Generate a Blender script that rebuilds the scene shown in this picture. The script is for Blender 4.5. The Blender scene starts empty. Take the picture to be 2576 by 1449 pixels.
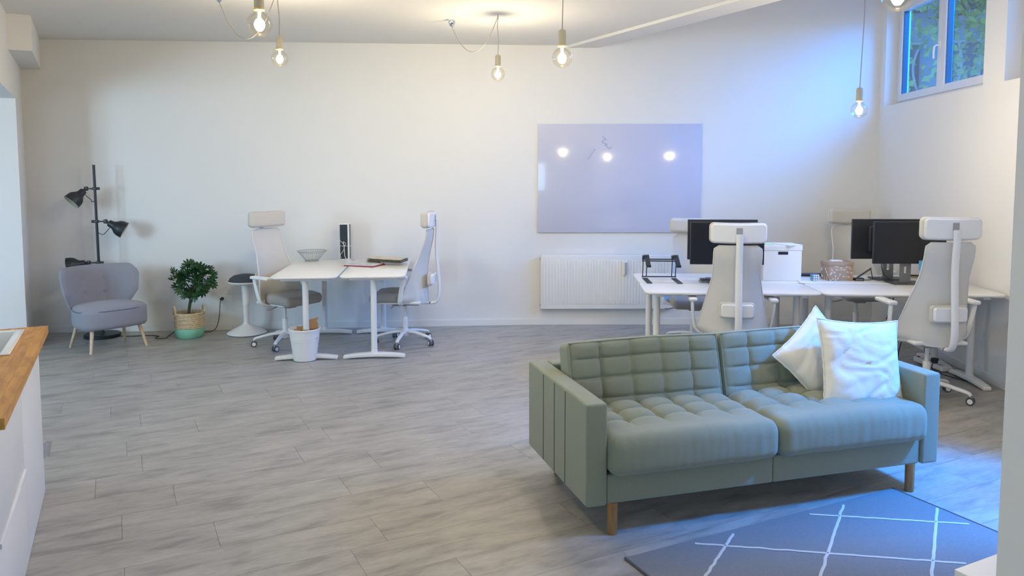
import bpy, math, random
from math import sin, cos, pi, radians, sqrt, atan2
from mathutils import Vector, Matrix, noise

scene = bpy.context.scene
COL = scene.collection
random.seed(7)

# ------------------------------------------------------------------ camera
F_PX, PITCH, ROLL, CAM_H, CY = 1941.0, radians(4.397), radians(-0.069), 1.715, 586.13
cam = bpy.data.cameras.new('camera')
cam.sensor_width = 36.0
cam.lens = F_PX / 2576.0 * 36.0
cam.shift_y = -(724.5 - CY) / 2576.0
cam.clip_start = 0.05
cam.clip_end = 200
cam_o = bpy.data.objects.new('camera', cam)
COL.objects.link(cam_o)
fw = Vector((0, cos(PITCH), -sin(PITCH)))
rt0 = Vector((1, 0, 0))
up0 = rt0.cross(fw)
rt = rt0 * cos(ROLL) + up0 * sin(ROLL)
up = -rt0 * sin(ROLL) + up0 * cos(ROLL)
m = Matrix.Identity(4)
for i in range(3):
    m[i][0], m[i][1], m[i][2] = rt[i], up[i], -fw[i]
m[2][3] = CAM_H
cam_o.matrix_world = m
scene.camera = cam_o

# ------------------------------------------------------------------ colour management, sky
vs = scene.view_settings
vs.view_transform = 'Standard'
vs.look = 'None'
vs.gamma = 1.0
vs.use_curve_mapping = False
vs.exposure = 0.6

SKY_STRENGTH = 1.3
world = bpy.data.worlds.new('sky')
scene.world = world
world.use_nodes = True
wn = world.node_tree
wn.nodes['Background'].inputs[0].default_value = (0.22, 0.52, 1.0, 1)
wn.nodes['Background'].inputs[1].default_value = SKY_STRENGTH

# soft blue lights outside the right wall windows; the near one is added
SKY_FAR_W, NEAR_FILL_W, WINDOW_COL = 900.0, 560.0, (0.01, 0.27, 1.0)
BULB_W, BULB_COL = 14.5, (1.0, 0.85, 0.60)
def area_light(name, loc, target, sx, sy, watts, col, spread=180):
    l = bpy.data.lights.new(name, 'AREA')
    l.shape = 'RECTANGLE'; l.size = sx; l.size_y = sy
    l.energy = watts; l.color = col; l.spread = radians(spread)
    o = bpy.data.objects.new(name, l)
    COL.objects.link(o)
    o.location = loc
    o.rotation_euler = (Vector(target) - Vector(loc)).to_track_quat('-Z', 'Y').to_euler()
    return o

# fill light added behind the camera, outside an unseen invented window
area_light('added_rear_fill', (-2.3, -2.9, 1.75), (0.0, 6.0, 1.4), 2.8, 2.1, 75.0, (.66, .84, 1.0))
ALCOVE_W = 135.0

# ------------------------------------------------------------------ mesh helpers
def _n(v):
    return v.normalized() if v.length > 1e-9 else Vector((0, 0, 1))

class MB:
    def __init__(s):
        s.v, s.f = [], []
    def add(s, vs_, fs):
        b = len(s.v)
        s.v += [tuple(p) for p in vs_]
        s.f += [tuple(b + i for i in f) for f in fs]
        return s
    def box(s, c, d, rz=0.0, rot=None):
        hx, hy, hz = d[0] / 2, d[1] / 2, d[2] / 2
        R = rot if rot is not None else Matrix.Rotation(rz, 3, 'Z')
        P = [Vector(c) + R @ Vector((x, y, z)) for x in (-hx, hx) for y in (-hy, hy) for z in (-hz, hz)]
        return s.add(P, [(0, 1, 3, 2), (4, 6, 7, 5), (0, 4, 5, 1), (2, 3, 7, 6), (0, 2, 6, 4), (1, 5, 7, 3)])
    def bbox(s, x0, x1, y0, y1, z0, z1):
        return s.box(((x0 + x1) / 2, (y0 + y1) / 2, (z0 + z1) / 2), (abs(x1 - x0), abs(y1 - y0), abs(z1 - z0)))
    def prism(s, poly, z0, z1):
        a = sum(poly[i][0] * poly[(i + 1) % len(poly)][1] - poly[(i + 1) % len(poly)][0] * poly[i][1] for i in range(len(poly)))
        if a < 0: poly = poly[::-1]
        n = len(poly)
        P = [(p[0], p[1], z0) for p in poly] + [(p[0], p[1], z1) for p in poly]
        fs = [tuple(range(n))[::-1], tuple(range(n, 2 * n))] + [(i, (i + 1) % n, n + (i + 1) % n, n + i) for i in range(n)]
        return s.add(P, fs)
    def lathe(s, prof, seg=24, c=(0, 0, 0), rot=None):
        """prof: list of (r, z); closed at ends when r==0"""
        P, fs = [], []
        rows = []
        for r, z in prof:
            if r < 1e-7:
                rows.append([len(P)]); P.append(Vector((0, 0, z)))
            else:
                rows.append(list(range(len(P), len(P) + seg)))
                P += [Vector((r * cos(2 * pi * k / seg), r * sin(2 * pi * k / seg), z)) for k in range(seg)]
        for a, b in zip(rows, rows[1:]):
            for k in range(seg):
                k2 = (k + 1) % seg
                if len(a) == 1 and len(b) == 1: continue
                if len(a) == 1: fs.append((a[0], b[k2], b[k]))
                elif len(b) == 1: fs.append((a[k], a[k2], b[0]))
                else: fs.append((a[k], a[k2], b[k2], b[k]))
        if rot is not None: P = [rot @ p for p in P]
        P = [p + Vector(c) for p in P]
        return s.add(P, fs)
    def tube(s, path, r, seg=8, closed=False, flat=None, ref=None):
        """sweep a circle (or ellipse flat=(ra, rb)) along path; r may be a list"""
        path = [Vector(p) for p in path]
        n = len(path)
        P, fs = [], []
        T = []
        for i in range(n):
            if closed: t = path[(i + 1) % n] - path[i - 1]
            else: t = path[min(i + 1, n - 1)] - path[max(i - 1, 0)]
            T.append(_n(t))
        up_ = Vector(ref) if ref else (Vector((0, 0, 1)) if abs(T[0].z) < .9 else Vector((1, 0, 0)))
        N = _n(up_ - T[0] * up_.dot(T[0]))
        for i in range(n):
            N = _n(N - T[i] * N.dot(T[i]))
            if ref:
                u2 = Vector(ref); N2 = u2 - T[i] * u2.dot(T[i])
                if N2.length > .05: N = N2.normalized()
            B = T[i].cross(N)
            ra = r[i] if isinstance(r, (list, tuple)) else r
            a, b = (ra * flat[0], ra * flat[1]) if flat else (ra, ra)
            for k in range(seg):
                th = 2 * pi * (k + .5) / seg
                P.append(path[i] + N * (a * cos(th)) + B * (b * sin(th)))
        m_ = n if closed else n - 1
        for i in range(m_):
            j = (i + 1) % n
            for k in range(seg):
                k2 = (k + 1) % seg
                fs.append((i * seg + k, i * seg + k2, j * seg + k2, j * seg + k))
        if not closed:
            fs.append(tuple(range(seg))[::-1])
            fs.append(tuple((n - 1) * seg + k for k in range(seg)))
        return s.add(P, fs)
    def rbox(s, c, h, r, n=3, div=(1, 1, 1), fn=None, rot=None):
        """rounded box, half sizes h, corner radius r; fn deforms a local point"""
        r = min(r, min(h) * .999)
        def ax(hh, d):
            inner = hh - r
            edge = [r * math.tan(pi / 4 * k / n) for k in range(1, n + 1)]
            mid = [-inner + 2 * inner * k / d for k in range(d + 1)]
            return [-inner - e for e in edge[::-1]] + mid + [inner + e for e in edge]
        A = [ax(h[i], div[i]) for i in range(3)]
        key, P, fs = {}, [], []
        inn = [h[i] - r for i in range(3)]
        def vid(q):
            k = tuple(round(a, 6) for a in q)
            if k not in key:
                i3 = Vector([max(-inn[i], min(inn[i], q[i])) for i in range(3)])
                d = Vector(q) - i3
                key[k] = len(P)
                P.append(i3 + (d.normalized() * r if d.length > 1e-9 else d))
            return key[k]
        for a in range(3):
            b, c2 = (a + 1) % 3, (a + 2) % 3
            for sg in (-1, 1):
                for i in range(len(A[b]) - 1):
                    for j in range(len(A[c2]) - 1):
                        idx = []
                        for (ii, jj) in ((i, j), (i + 1, j), (i + 1, j + 1), (i, j + 1)):
                            q = [0, 0, 0]; q[a] = sg * h[a]; q[b] = A[b][ii]; q[c2] = A[c2][jj]
                            idx.append(vid(q))
                        if sg < 0: idx = idx[::-1]
                        fs.append(tuple(idx))
        if fn: P = [Vector(fn(p)) for p in P]
        if rot is not None: P = [rot @ p for p in P]
        P = [p + Vector(c) for p in P]
        return s.add(P, fs)
    def grid(s, fn, nu, nv):
        P = [fn(i / nu, j / nv) for j in range(nv + 1) for i in range(nu + 1)]
        w = nu + 1
        return s.add(P, [(j * w + i, j * w + i + 1, (j + 1) * w + i + 1, (j + 1) * w + i) for j in range(nv) for i in range(nu)])
    def rplate(s, c, hw, hh, r, y0, y1, bend=0.0, zb=0.0, n=6, nx=10):
        """rounded-rectangle plate in the xz plane, bevelled on its rear (y0) side, bent by y += bend*x^2"""
        def ol(w, h, rr):
            P = []
            for (sx, sy, a0) in ((1, 1, 0), (-1, 1, 90), (-1, -1, 180), (1, -1, 270)):
                arc = [(sx * (w - rr) + rr * cos(radians(a0 + 90 * k / n)), sy * (h - rr) + rr * sin(radians(a0 + 90 * k / n))) for k in range(n + 1)]
                P += arc
                if (sx, sy) in ((1, 1), (-1, -1)):
                    a, b = arc[-1], (-arc[-1][0], arc[-1][1])
                    P += [(a[0] + (b[0] - a[0]) * k / nx, a[1]) for k in range(1, nx)]
            return P
        b = .18 * min(hh, .05)
        rows = [(b, y1), (0, y1 + (y0 - y1) * .3), (0, y0 + (y1 - y0) * .35), (b, y0)]
        P, fs = [], []
        N = len(ol(hw, hh, r))
        for d, y in rows:
            for (x, z) in ol(hw - d, hh - d, max(.001, r - d)):
                P.append((c[0] + x, c[1] + y + bend * x * x, c[2] + z + zb * x * x))
        for i in range(len(rows) - 1):
            for k in range(N): fs.append((i * N + k, i * N + (k + 1) % N, (i + 1) * N + (k + 1) % N, (i + 1) * N + k))
        # caps as strips between mirrored left and right columns
        for base, fl_ in ((0, False), ((len(rows) - 1) * N, True)):
            i0, i1 = 0, N - 1
            top = [base + k for k in range(n, n + nx + 1)]
            q = n + 1 + (nx - 1)           # index of first point of the top-left arc
            bl = q + (n + 1)               # first point of the bottom-left arc
            br = bl + (n + 1) + (nx - 1)   # first point of the bottom-right arc
            right_top = list(range(0, n + 1)); left_top = list(range(q, q + n + 1))
            left_bot = list(range(bl, bl + n + 1)); right_bot = list(range(br, br + n + 1))
            tops = list(range(n, q + 1)); bots = list(range(bl + n, br + 1))[::-1]
            f2 = []
            for k in range(nx):
                f2.append((tops[k], tops[k + 1], bots[nx - (k + 1)] if False else bots[k + 1], bots[k]))
            R_ = right_bot + right_top; L_ = left_top + left_bot
            f2.append(tuple(R_)); f2.append(tuple(L_))
            for f in f2:
                f = tuple(base + i for i in f)
                fs.append(f if fl_ else f[::-1])
        return s.add(P, fs)
    def build(s, name, mat, parent=None, smooth=True, angle=35, loc=None):
        me = bpy.data.meshes.new(name)
        me.from_pydata(s.v, [], s.f)
        me.validate()
        if mat is not None: me.materials.append(mat)
        if smooth:
            me.polygons.foreach_set('use_smooth', [True] * len(me.polygons))
            try: me.set_sharp_from_angle(angle=radians(angle))
            except Exception: pass
        me.update()
        o = bpy.data.objects.new(name, me)
        COL.objects.link(o)
        if parent is not None: o.parent = parent
        if loc is not None: o.location = loc
        return o

def empty(name, loc=(0, 0, 0), rz=0.0, label=None, cat=None, group=None, kind=None):
    o = bpy.data.objects.new(name, None)
    o.empty_display_size = 0.1
    COL.objects.link(o)
    o.location = loc
    o.rotation_euler = (0, 0, rz)
    return tag(o, label, cat, group, kind)
def tag(o, label=None, cat=None, group=None, kind=None):
    if label: o['label'] = label
    if cat: o['category'] = cat
    if group: o['group'] = group
    if kind: o['kind'] = kind
    return o
def copy_tree(o, parent=None):
    c = o.copy(); COL.objects.link(c); c.parent = parent
    for ch in list(o.children): copy_tree(ch, c)
    return c
def smoothpath(pts, n=6):
    """Catmull-Rom through pts"""
    P = [Vector(p) for p in pts]
    P = [P[0] * 2 - P[1]] + P + [P[-1] * 2 - P[-2]]
    out = []
    for i in range(1, len(P) - 2):
        p0, p1, p2, p3 = P[i - 1], P[i], P[i + 1], P[i + 2]
        for k in range(n):
            t = k / n
            out.append(0.5 * ((2 * p1) + (p2 - p0) * t + (2 * p0 - 5 * p1 + 4 * p2 - p3) * t * t + (-p0 + 3 * p1 - 3 * p2 + p3) * t ** 3))
    out.append(P[-2])
    return out

# ------------------------------------------------------------------ materials
def mat(name, col, rough=0.5, metal=0.0, bump=0.0, bscale=200.0, var=0.0, vscale=5.0, spec=None, sheen=0.0, trans=0.0, coat=0.0):
    m_ = bpy.data.materials.new(name)
    m_.use_nodes = True
    nt = m_.node_tree; b = nt.nodes['Principled BSDF']
    b.inputs['Base Color'].default_value = (*col, 1)
    b.inputs['Roughness'].default_value = rough
    b.inputs['Metallic'].default_value = metal
    if spec is not None: b.inputs['Specular IOR Level'].default_value = spec
    if sheen: b.inputs['Sheen Weight'].default_value = sheen
    if coat: b.inputs['Coat Weight'].default_value = coat
    tc = nt.nodes.new('ShaderNodeTexCoord')
    if var > 0:
        nz = nt.nodes.new('ShaderNodeTexNoise'); nz.inputs['Scale'].default_value = vscale; nz.inputs['Detail'].default_value = 4
        nt.links.new(tc.outputs['Object'], nz.inputs['Vector'])
        mx = nt.nodes.new('ShaderNodeMix'); mx.data_type = 'RGBA'
        mx.inputs['A'].default_value = (*[c * (1 - var) for c in col], 1)
        mx.inputs['B'].default_value = (*[min(1, c * (1 + var)) for c in col], 1)
        nt.links.new(nz.outputs['Fac'], mx.inputs['Factor'])
        nt.links.new(mx.outputs['Result'], b.inputs['Base Color'])
    if bump > 0:
        n2 = nt.nodes.new('ShaderNodeTexNoise'); n2.inputs['Scale'].default_value = bscale; n2.inputs['Detail'].default_value = 3
        nt.links.new(tc.outputs['Object'], n2.inputs['Vector'])
        bp = nt.nodes.new('ShaderNodeBump'); bp.inputs['Strength'].default_value = bump; bp.inputs['Distance'].default_value = 0.004
        nt.links.new(n2.outputs['Fac'], bp.inputs['Height'])
        nt.links.new(bp.outputs['Normal'], b.inputs['Normal'])
    return m_

def emit_mat(name, col, strength):
    m_ = bpy.data.materials.new(name); m_.use_nodes = True
    nt = m_.node_tree; nt.nodes.clear()
    e = nt.nodes.new('ShaderNodeEmission'); e.inputs[0].default_value = (*col, 1); e.inputs[1].default_value = strength
    o = nt.nodes.new('ShaderNodeOutputMaterial'); nt.links.new(e.outputs[0], o.inputs[0])
    return m_

def thin_glass(name, tint=(1, 1, 1), refl=0.12, rough=0.02):
    """clear thin glass: see-through with fresnel reflections"""
    m_ = bpy.data.materials.new(name); m_.use_nodes = True
    nt = m_.node_tree; nt.nodes.clear()
    t = nt.nodes.new('ShaderNodeBsdfTransparent'); t.inputs[0].default_value = (*tint, 1)
    g = nt.nodes.new('ShaderNodeBsdfGlossy'); g.inputs['Roughness'].default_value = rough
    lw = nt.nodes.new('ShaderNodeLayerWeight'); lw.inputs[0].default_value = 0.25
    mp = nt.nodes.new('ShaderNodeMapRange'); mp.inputs['To Min'].default_value = refl * .4; mp.inputs['To Max'].default_value = min(1, refl * 5)
    mx = nt.nodes.new('ShaderNodeMixShader'); o = nt.nodes.new('ShaderNodeOutputMaterial')
    nt.links.new(lw.outputs['Fresnel'], mp.inputs['Value'])
    nt.links.new(mp.outputs[0], mx.inputs[0]); nt.links.new(t.outputs[0], mx.inputs[1]); nt.links.new(g.outputs[0], mx.inputs[2])
    nt.links.new(mx.outputs[0], o.inputs[0])
    return m_

def floor_mat():
    m_ = bpy.data.materials.new('vinyl_plank'); m_.use_nodes = True
    nt = m_.node_tree; b = nt.nodes['Principled BSDF']
    N, L = nt.nodes.new, nt.links.new
    tc = N('ShaderNodeTexCoord'); oi = N('ShaderNodeObjectInfo')
    mp = N('ShaderNodeMapping'); mp.inputs['Rotation'].default_value = (0, 0, radians(-27.4))
    L(tc.outputs['Object'], mp.inputs['Vector'])
    ad = N('ShaderNodeVectorMath'); ad.operation = 'ADD'
    rm = N('ShaderNodeMath'); rm.operation = 'MULTIPLY'; rm.inputs[1].default_value = 37.0
    L(oi.outputs['Random'], rm.inputs[0])
    cb = N('ShaderNodeCombineXYZ'); L(rm.outputs[0], cb.inputs[0]); L(rm.outputs[0], cb.inputs[2])
    L(mp.outputs[0], ad.inputs[0]); L(cb.outputs[0], ad.inputs[1])
    st = N('ShaderNodeVectorMath'); st.operation = 'MULTIPLY'; st.inputs[1].default_value = (2.0, 7.5, 1)
    L(ad.outputs[0], st.inputs[0])
    n1 = N('ShaderNodeTexNoise'); n1.inputs['Scale'].default_value = 1.5; n1.inputs['Detail'].default_value = 7; n1.inputs['Roughness'].default_value = .56; n1.inputs['Distortion'].default_value = .35
    L(st.outputs[0], n1.inputs['Vector'])
    r1 = N('ShaderNodeValToRGB')
    e = r1.color_ramp.elements
    e[0].position = .28; e[0].color = (0.225, 0.215, 0.202, 1)
    e[1].position = .66; e[1].color = (0.415, 0.40, 0.37, 1)
    e2 = r1.color_ramp.elements.new(.47); e2.color = (0.345, 0.332, 0.31, 1)
    L(n1.outputs['Fac'], r1.inputs[0])
    n2 = N('ShaderNodeTexNoise'); n2.inputs['Scale'].default_value = 9; n2.inputs['Detail'].default_value = 5
    L(st.outputs[0], n2.inputs['Vector'])
    mr = N('ShaderNodeMapRange'); mr.inputs['From Min'].default_value = .3; mr.inputs['From Max'].default_value = .7; mr.inputs['To Min'].default_value = .90; mr.inputs['To Max'].default_value = 1.08
    L(n2.outputs['Fac'], mr.inputs['Value'])
    mu = N('ShaderNodeMix'); mu.data_type = 'RGBA'; mu.blend_type = 'MULTIPLY'; mu.inputs['Factor'].default_value = 1
    L(r1.outputs[0], mu.inputs['A']); L(mr.outputs[0], mu.inputs['B'])
    L(mu.outputs['Result'], b.inputs['Base Color'])
    b.inputs['Roughness'].default_value = .38
    bp = N('ShaderNodeBump'); bp.inputs['Strength'].default_value = .12; bp.inputs['Distance'].default_value = .003
    L(n2.outputs['Fac'], bp.inputs['Height']); L(bp.outputs[0], b.inputs['Normal'])
    return m_

def wood_mat(name, c1, c2, scale=(2, 14, 14), rough=.45):
    m_ = bpy.data.materials.new(name); m_.use_nodes = True
    nt = m_.node_tree; b = nt.nodes['Principled BSDF']; N, L = nt.nodes.new, nt.links.new
    tc = N('ShaderNodeTexCoord'); mp = N('ShaderNodeVectorMath'); mp.operation = 'MULTIPLY'; mp.inputs[1].default_value = scale
    oi = N('ShaderNodeObjectInfo'); rm = N('ShaderNodeMath'); rm.operation = 'MULTIPLY'; rm.inputs[1].default_value = 23
    ad = N('ShaderNodeVectorMath'); ad.operation = 'ADD'
    L(oi.outputs['Random'], rm.inputs[0]); L(tc.outputs['Object'], ad.inputs[0]); L(rm.outputs[0], ad.inputs[1])
    L(ad.outputs[0], mp.inputs[0])
    n = N('ShaderNodeTexNoise'); n.inputs['Scale'].default_value = 1.6; n.inputs['Detail'].default_value = 6; n.inputs['Distortion'].default_value = .6
    L(mp.outputs[0], n.inputs['Vector'])
    r = N('ShaderNodeValToRGB'); r.color_ramp.elements[0].position = .3; r.color_ramp.elements[1].position = .7
    r.color_ramp.elements[0].color = (*c1, 1); r.color_ramp.elements[1].color = (*c2, 1)
    L(n.outputs['Fac'], r.inputs[0]); L(r.outputs[0], b.inputs['Base Color'])
    b.inputs['Roughness'].default_value = rough
    return m_

M = {}
M['wall'] = mat('white_wall_paint', (0.78, 0.775, 0.76), .85, bump=.12, bscale=60)
M['ceiling'] = mat('white_ceiling_paint', (0.76, 0.755, 0.74), .9, bump=.08, bscale=40)
M['trim'] = mat('white_trim', (0.78, 0.78, 0.76), .45)
M['slab'] = mat('floor_underlay', (0.20, 0.195, 0.19), .7)
M['floor'] = floor_mat()
M['sofa'] = mat('sage_green_upholstery', (0.265, 0.290, 0.215), .92, bump=.5, bscale=420, var=.16, vscale=240, sheen=.25)
M['seam'] = mat('dark_green_seam_thread', (0.06, 0.085, 0.07), .9)
M['oak'] = wood_mat('oiled_oak', (0.30, 0.15, 0.05), (0.46, 0.25, 0.09), (30, 30, 5))
M['birch'] = wood_mat('pale_birch', (0.58, 0.42, 0.27), (0.72, 0.56, 0.38), (30, 30, 5))
M['worktop'] = wood_mat('honey_worktop_wood', (0.42, 0.18, 0.025), (0.72, 0.36, 0.065), (3, 16, 16), .4)
M['pillow'] = mat('cream_cotton', (0.80, 0.77, 0.69), .9, bump=.3, bscale=300, sheen=.2)
M['white_metal'] = mat('white_powder_coat', (0.78, 0.78, 0.77), .4)
M['white_plastic'] = mat('white_plastic', (0.80, 0.80, 0.79), .35)
M['desk_top'] = mat('white_desk_laminate', (0.84, 0.83, 0.80), .28)
M['mesh_fabric'] = mat('off_white_chair_fabric', (0.66, 0.65, 0.62), .9, bump=.4, bscale=600, sheen=.2)
M['seat_fabric'] = mat('warm_grey_seat_fabric', (0.36, 0.34, 0.31), .92, bump=.5, bscale=500, var=.1, vscale=300, sheen=.2)
M['head_fabric'] = mat('beige_headrest_fabric', (0.62, 0.59, 0.53), .92, bump=.4, bscale=500, sheen=.2)
M['dark_rubber'] = mat('dark_rubber', (0.06, 0.065, 0.075), .5)
M['grey_plastic'] = mat('mid_grey_plastic', (0.33, 0.33, 0.33), .5)
M['steel'] = mat('brushed_steel', (0.55, 0.55, 0.55), .35, metal=1.0)
M['chrome'] = mat('chrome', (0.85, 0.85, 0.86), .06, metal=1.0)
M['arm_chair'] = mat('blue_grey_upholstery', (0.285, 0.285, 0.325), .92, bump=.5, bscale=450, var=.08, vscale=260, sheen=.2)
M['arm_chair_piping'] = mat('dark_blue_piping', (0.15, 0.165, 0.23), .9)
M['black'] = mat('black_lamp_metal', (0.018, 0.022, 0.024), .42)
M['lamp_inner'] = mat('cream_lamp_inside', (0.55, 0.55, 0.42), .5)
M['cord'] = mat('dark_cord', (0.035, 0.04, 0.045), .6)
M['grey_cord'] = mat('taupe_pendant_cord', (0.33, 0.29, 0.25), .8)
M['socket'] = mat('pale_concrete_socket', (0.42, 0.38, 0.29), .75, bump=.15, bscale=90)
M['brass'] = mat('brass_collar', (0.75, 0.55, 0.2), .3, metal=1.0)
M['leaf'] = mat('deep_green_leaf', (0.022, 0.085, 0.022), .35, var=.35, vscale=12)
M['bark'] = mat('green_brown_stem', (0.07, 0.065, 0.035), .8, bump=.5, bscale=80)
M['soil'] = mat('potting_soil', (0.06, 0.045, 0.03), .95, bump=.6, bscale=60)
M['mint'] = mat('mint_green_paint', (0.25, 0.62, 0.46), .6, bump=.35, bscale=120)
M['straw'] = mat('woven_seagrass', (0.62, 0.50, 0.33), .85, bump=.7, bscale=90, var=.45, vscale=38)
M['stool_top'] = mat('charcoal_stool_fabric', (0.055, 0.062, 0.075), .9, bump=.4, bscale=500)
M['cardboard'] = mat('brown_cardboard', (0.42, 0.25, 0.11), .8, var=.12, vscale=10)
M['kraft'] = mat('kraft_paper', (0.40, 0.29, 0.20), .75, var=.1, vscale=14)
M['paper'] = mat('white_paper', (0.80, 0.80, 0.79), .8)
M['print'] = mat('printed_page', (0.60, 0.62, 0.66), .7, var=.25, vscale=45)
M['news'] = mat('grey_newsprint', (0.62, 0.59, 0.52), .85, var=.25, vscale=60)
M['red'] = mat('dark_red_cover', (0.30, 0.03, 0.06), .5)
M['wire'] = mat('grey_wire', (0.45, 0.47, 0.45), .4, metal=.7)
M['screen'] = mat('black_screen', (0.006, 0.007, 0.010), .28)
M['bezel'] = mat('black_monitor_plastic', (0.012, 0.013, 0.016), .45)
M['stand'] = mat('grey_monitor_stand', (0.20, 0.21, 0.22), .4, metal=.3)
M['plate'] = mat('dark_grey_base_plate', (0.055, 0.06, 0.066), .45)
M['rad'] = mat('white_radiator_enamel', (0.82, 0.82, 0.80), .4)
M['meter'] = mat('grey_meter_plastic', (0.36, 0.37, 0.38), .5)
M['board'] = mat('lilac_white_glass_board', (0.56, 0.58, 0.72), .10, coat=.6)
M['marker'] = mat('faint_blue_marker', (0.37, 0.40, 0.58), .5)
M["slot"] = mat('dark_slot', (0.02, 0.02, 0.025), .9)
M['blue_note'] = mat('blue_sticky_paper', (0.10, 0.34, 0.66), .8)
M['glass'] = thin_glass('window_glass', (.93, .97, .96), .10)
M['bulb_glass'] = thin_glass('clear_bulb_glass', (1.0, .97, .90), .07)
M['filament'] = emit_mat('glowing_filament', BULB_COL, BULB_W / (pi * .0068))
M['rug'] = mat('grey_flat_weave', (0.20, 0.205, 0.215), .95, bump=.6, bscale=260, var=.2, vscale=160)
M['rug_line'] = mat('cream_rug_yarn', (0.58, 0.57, 0.52), .95, bump=.4, bscale=300)
M['rug_edge'] = mat('dark_rug_binding', (0.10, 0.105, 0.115), .95)
M['sink'] = mat('white_sink_ceramic', (0.85, 0.85, 0.84), .12)
M['cabinet'] = mat('white_cabinet_lacquer', (0.78, 0.775, 0.75), .35)
M['frame'] = mat('white_window_frame', (0.70, 0.70, 0.71), .35)
M['gasket'] = mat('dark_window_gasket', (0.05, 0.09, 0.14), .5)
M['tree_leaf'] = mat('spring_green_leaves', (0.36, 0.52, 0.14), .6, var=.5, vscale=1.5)
M['tree_bark'] = mat('dark_tree_bark', (0.06, 0.055, 0.05), .9, bump=.8, bscale=12)
M['house'] = mat('blue_grey_render', (0.16, 0.30, 0.42), .85, var=.1, vscale=2)
M['house_dark'] = mat('dark_house_window', (0.03, 0.05, 0.07), .3)
M['house_rail'] = mat('pale_railing', (0.35, 0.50, 0.62), .5)

# ------------------------------------------------------------------ room layout (metres, camera above the origin)
ZC = 3.135                       # low ceiling
ZH = 3.95                        # high ceiling right of the beam
BL = Vector((-5.19, 8.262))      # back left corner
BB = Vector((0.28, 8.693))       # slight bend in the back wall
BR = Vector((4.099, 8.697))      # back right corner
RD = Vector((-sin(radians(4.09)), -cos(radians(4.09))))     # right wall towards the camera
LD = Vector((sin(radians(28.7)), -cos(radians(28.7))))      # left wall towards the camera
BD = Vector((sin(radians(27.4)), -cos(radians(27.4))))      # ceiling beam / counter / planks direction
DOOR_E = BL + LD * 0.905         # edge of the opening in the left wall
RR = BR + RD * 11.2
REAR = -2.4

def wall_prism(a, b, outward, th, z0, z1):
    a, b = Vector(a), Vector(b)
    o = Vector(outward) * th
    return MB().prism([tuple(a), tuple(b), tuple(b + o), tuple(a + o)], z0, z1)
def struct(o, label=None): o['kind'] = 'structure'; return o

nb = Vector((-(BB - BL).y, (BB - BL).x)).normalized()
struct(wall_prism(BL - (BB - BL).normalized() * .0, BB, nb, .25, 0, 4.1).build('wall_back_left', M['wall'], smooth=False))
struct(wall_prism(BB, BR + Vector((.25, 0)), (0, 1), .25, 0, 4.1).build('wall_back_right', M['wall'], smooth=False))

# right wall with two window niches and an added, unseen third opening
RN = Vector((-RD.y, RD.x))       # outward normal of the right wall
if RN.x < 0: RN = -RN
def rw(t, off=0.0): return BR + RD * t + RN * off
SILL, WTOP = 2.445, 3.56
WIN = [(0.14, 2.165), (2.485, 4.15), (4.72, 5.55)]
wr = MB()
def rseg(t0, t1, z0, z1):
    wr.prism([tuple(rw(t0)), tuple(rw(t1)), tuple(rw(t1, .25)), tuple(rw(t0, .25))], z0, z1)
SILL3 = 1.0                      # the added, unseen window nearest the camera reaches further down
rseg(0, 11.2, WTOP, 4.1)
t = 0.0
for a, b in WIN:
    rseg(t, a, SILL, WTOP); t = b
rseg(t, 11.2, SILL, WTOP)
rseg(0, WIN[2][0], 0, SILL); rseg(WIN[2][1], 11.2, 0, SILL); rseg(WIN[2][0], WIN[2][1], 0, SILL3)
struct(wr.build('wall_right', M['wall'], smooth=False))

# left wall: strip beside the opening, lintel over it, and the pillar-like wall beyond
LN = Vector((LD.y, -LD.x))
if LN.x > 0: LN = -LN            # outward (away from the room)
wl = MB()
wl.prism([tuple(BL), tuple(DOOR_E), tuple(DOOR_E + LN * .38), tuple(BL + LN * .38)], 0, ZC + .1)
LE = DOOR_E + LD * 7.2
wl.prism([tuple(DOOR_E), tuple(LE), tuple(LE + LN * .38), tuple(DOOR_E + LN * .38)], 2.44, ZC + .1)
struct(wl.build('wall_left', M['wall'], smooth=False))
# boxed-in duct in the upper left corner
bx = MB()
b0, b1 = BL - LD * .0, BL + LD * 1.49
bx.prism([tuple(b0 - LN * .0), tuple(b1), tuple(b1 - LN * .185), tuple(b0 - LN * .185)], 2.82, ZC + .02)
struct(bx.build('trim_1', M['wall'], smooth=False))
# kitchen alcove beyond the opening
A0 = DOOR_E + LN * .38
A1 = A0 + LN * 2.6
struct(wall_prism(A0 - LD * .0, A1, -LD, .15, 0, ZC).build('wall_alcove_far', M['wall'], smooth=False))
A2 = A1 + LD * 8.5
AW0, AW1 = 1.7, 3.3  # opening added to let the alcove fill light in
wa = MB()
for (u0, u1, z0, z1) in ((0, AW0, 0, ZC), (AW1, 8.5, 0, ZC), (AW0, AW1, 0, .9), (AW0, AW1, 2.3, ZC)):
    q = wall_prism(A1 + LD * u0, A1 + LD * u1, LN, .15, z0, z1); wa.add(q.v, q.f)
struct(wa.build('wall_alcove_side', M['wall'], smooth=False))
struct(MB().prism([tuple(A0), tuple(A1), tuple(A2), tuple(LE + LN * .38)], 2.46, 2.6).build('ceiling_alcove', M['ceiling'], smooth=False))
RWX0, RWX1 = -3.6, -1.0  # opening added for the fill light behind the camera
wq = MB()
for (x0, x1, z0, z1) in ((-6.5, RWX0, 0, 4.1), (RWX1, 3.9, 0, 4.1), (RWX0, RWX1, 0, .7), (RWX0, RWX1, 2.7, 4.1)):
    wq.bbox(x0, x1, REAR - .2, REAR, z0, z1)
struct(wq.build('wall_rear', M['wall'], smooth=False))
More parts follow.
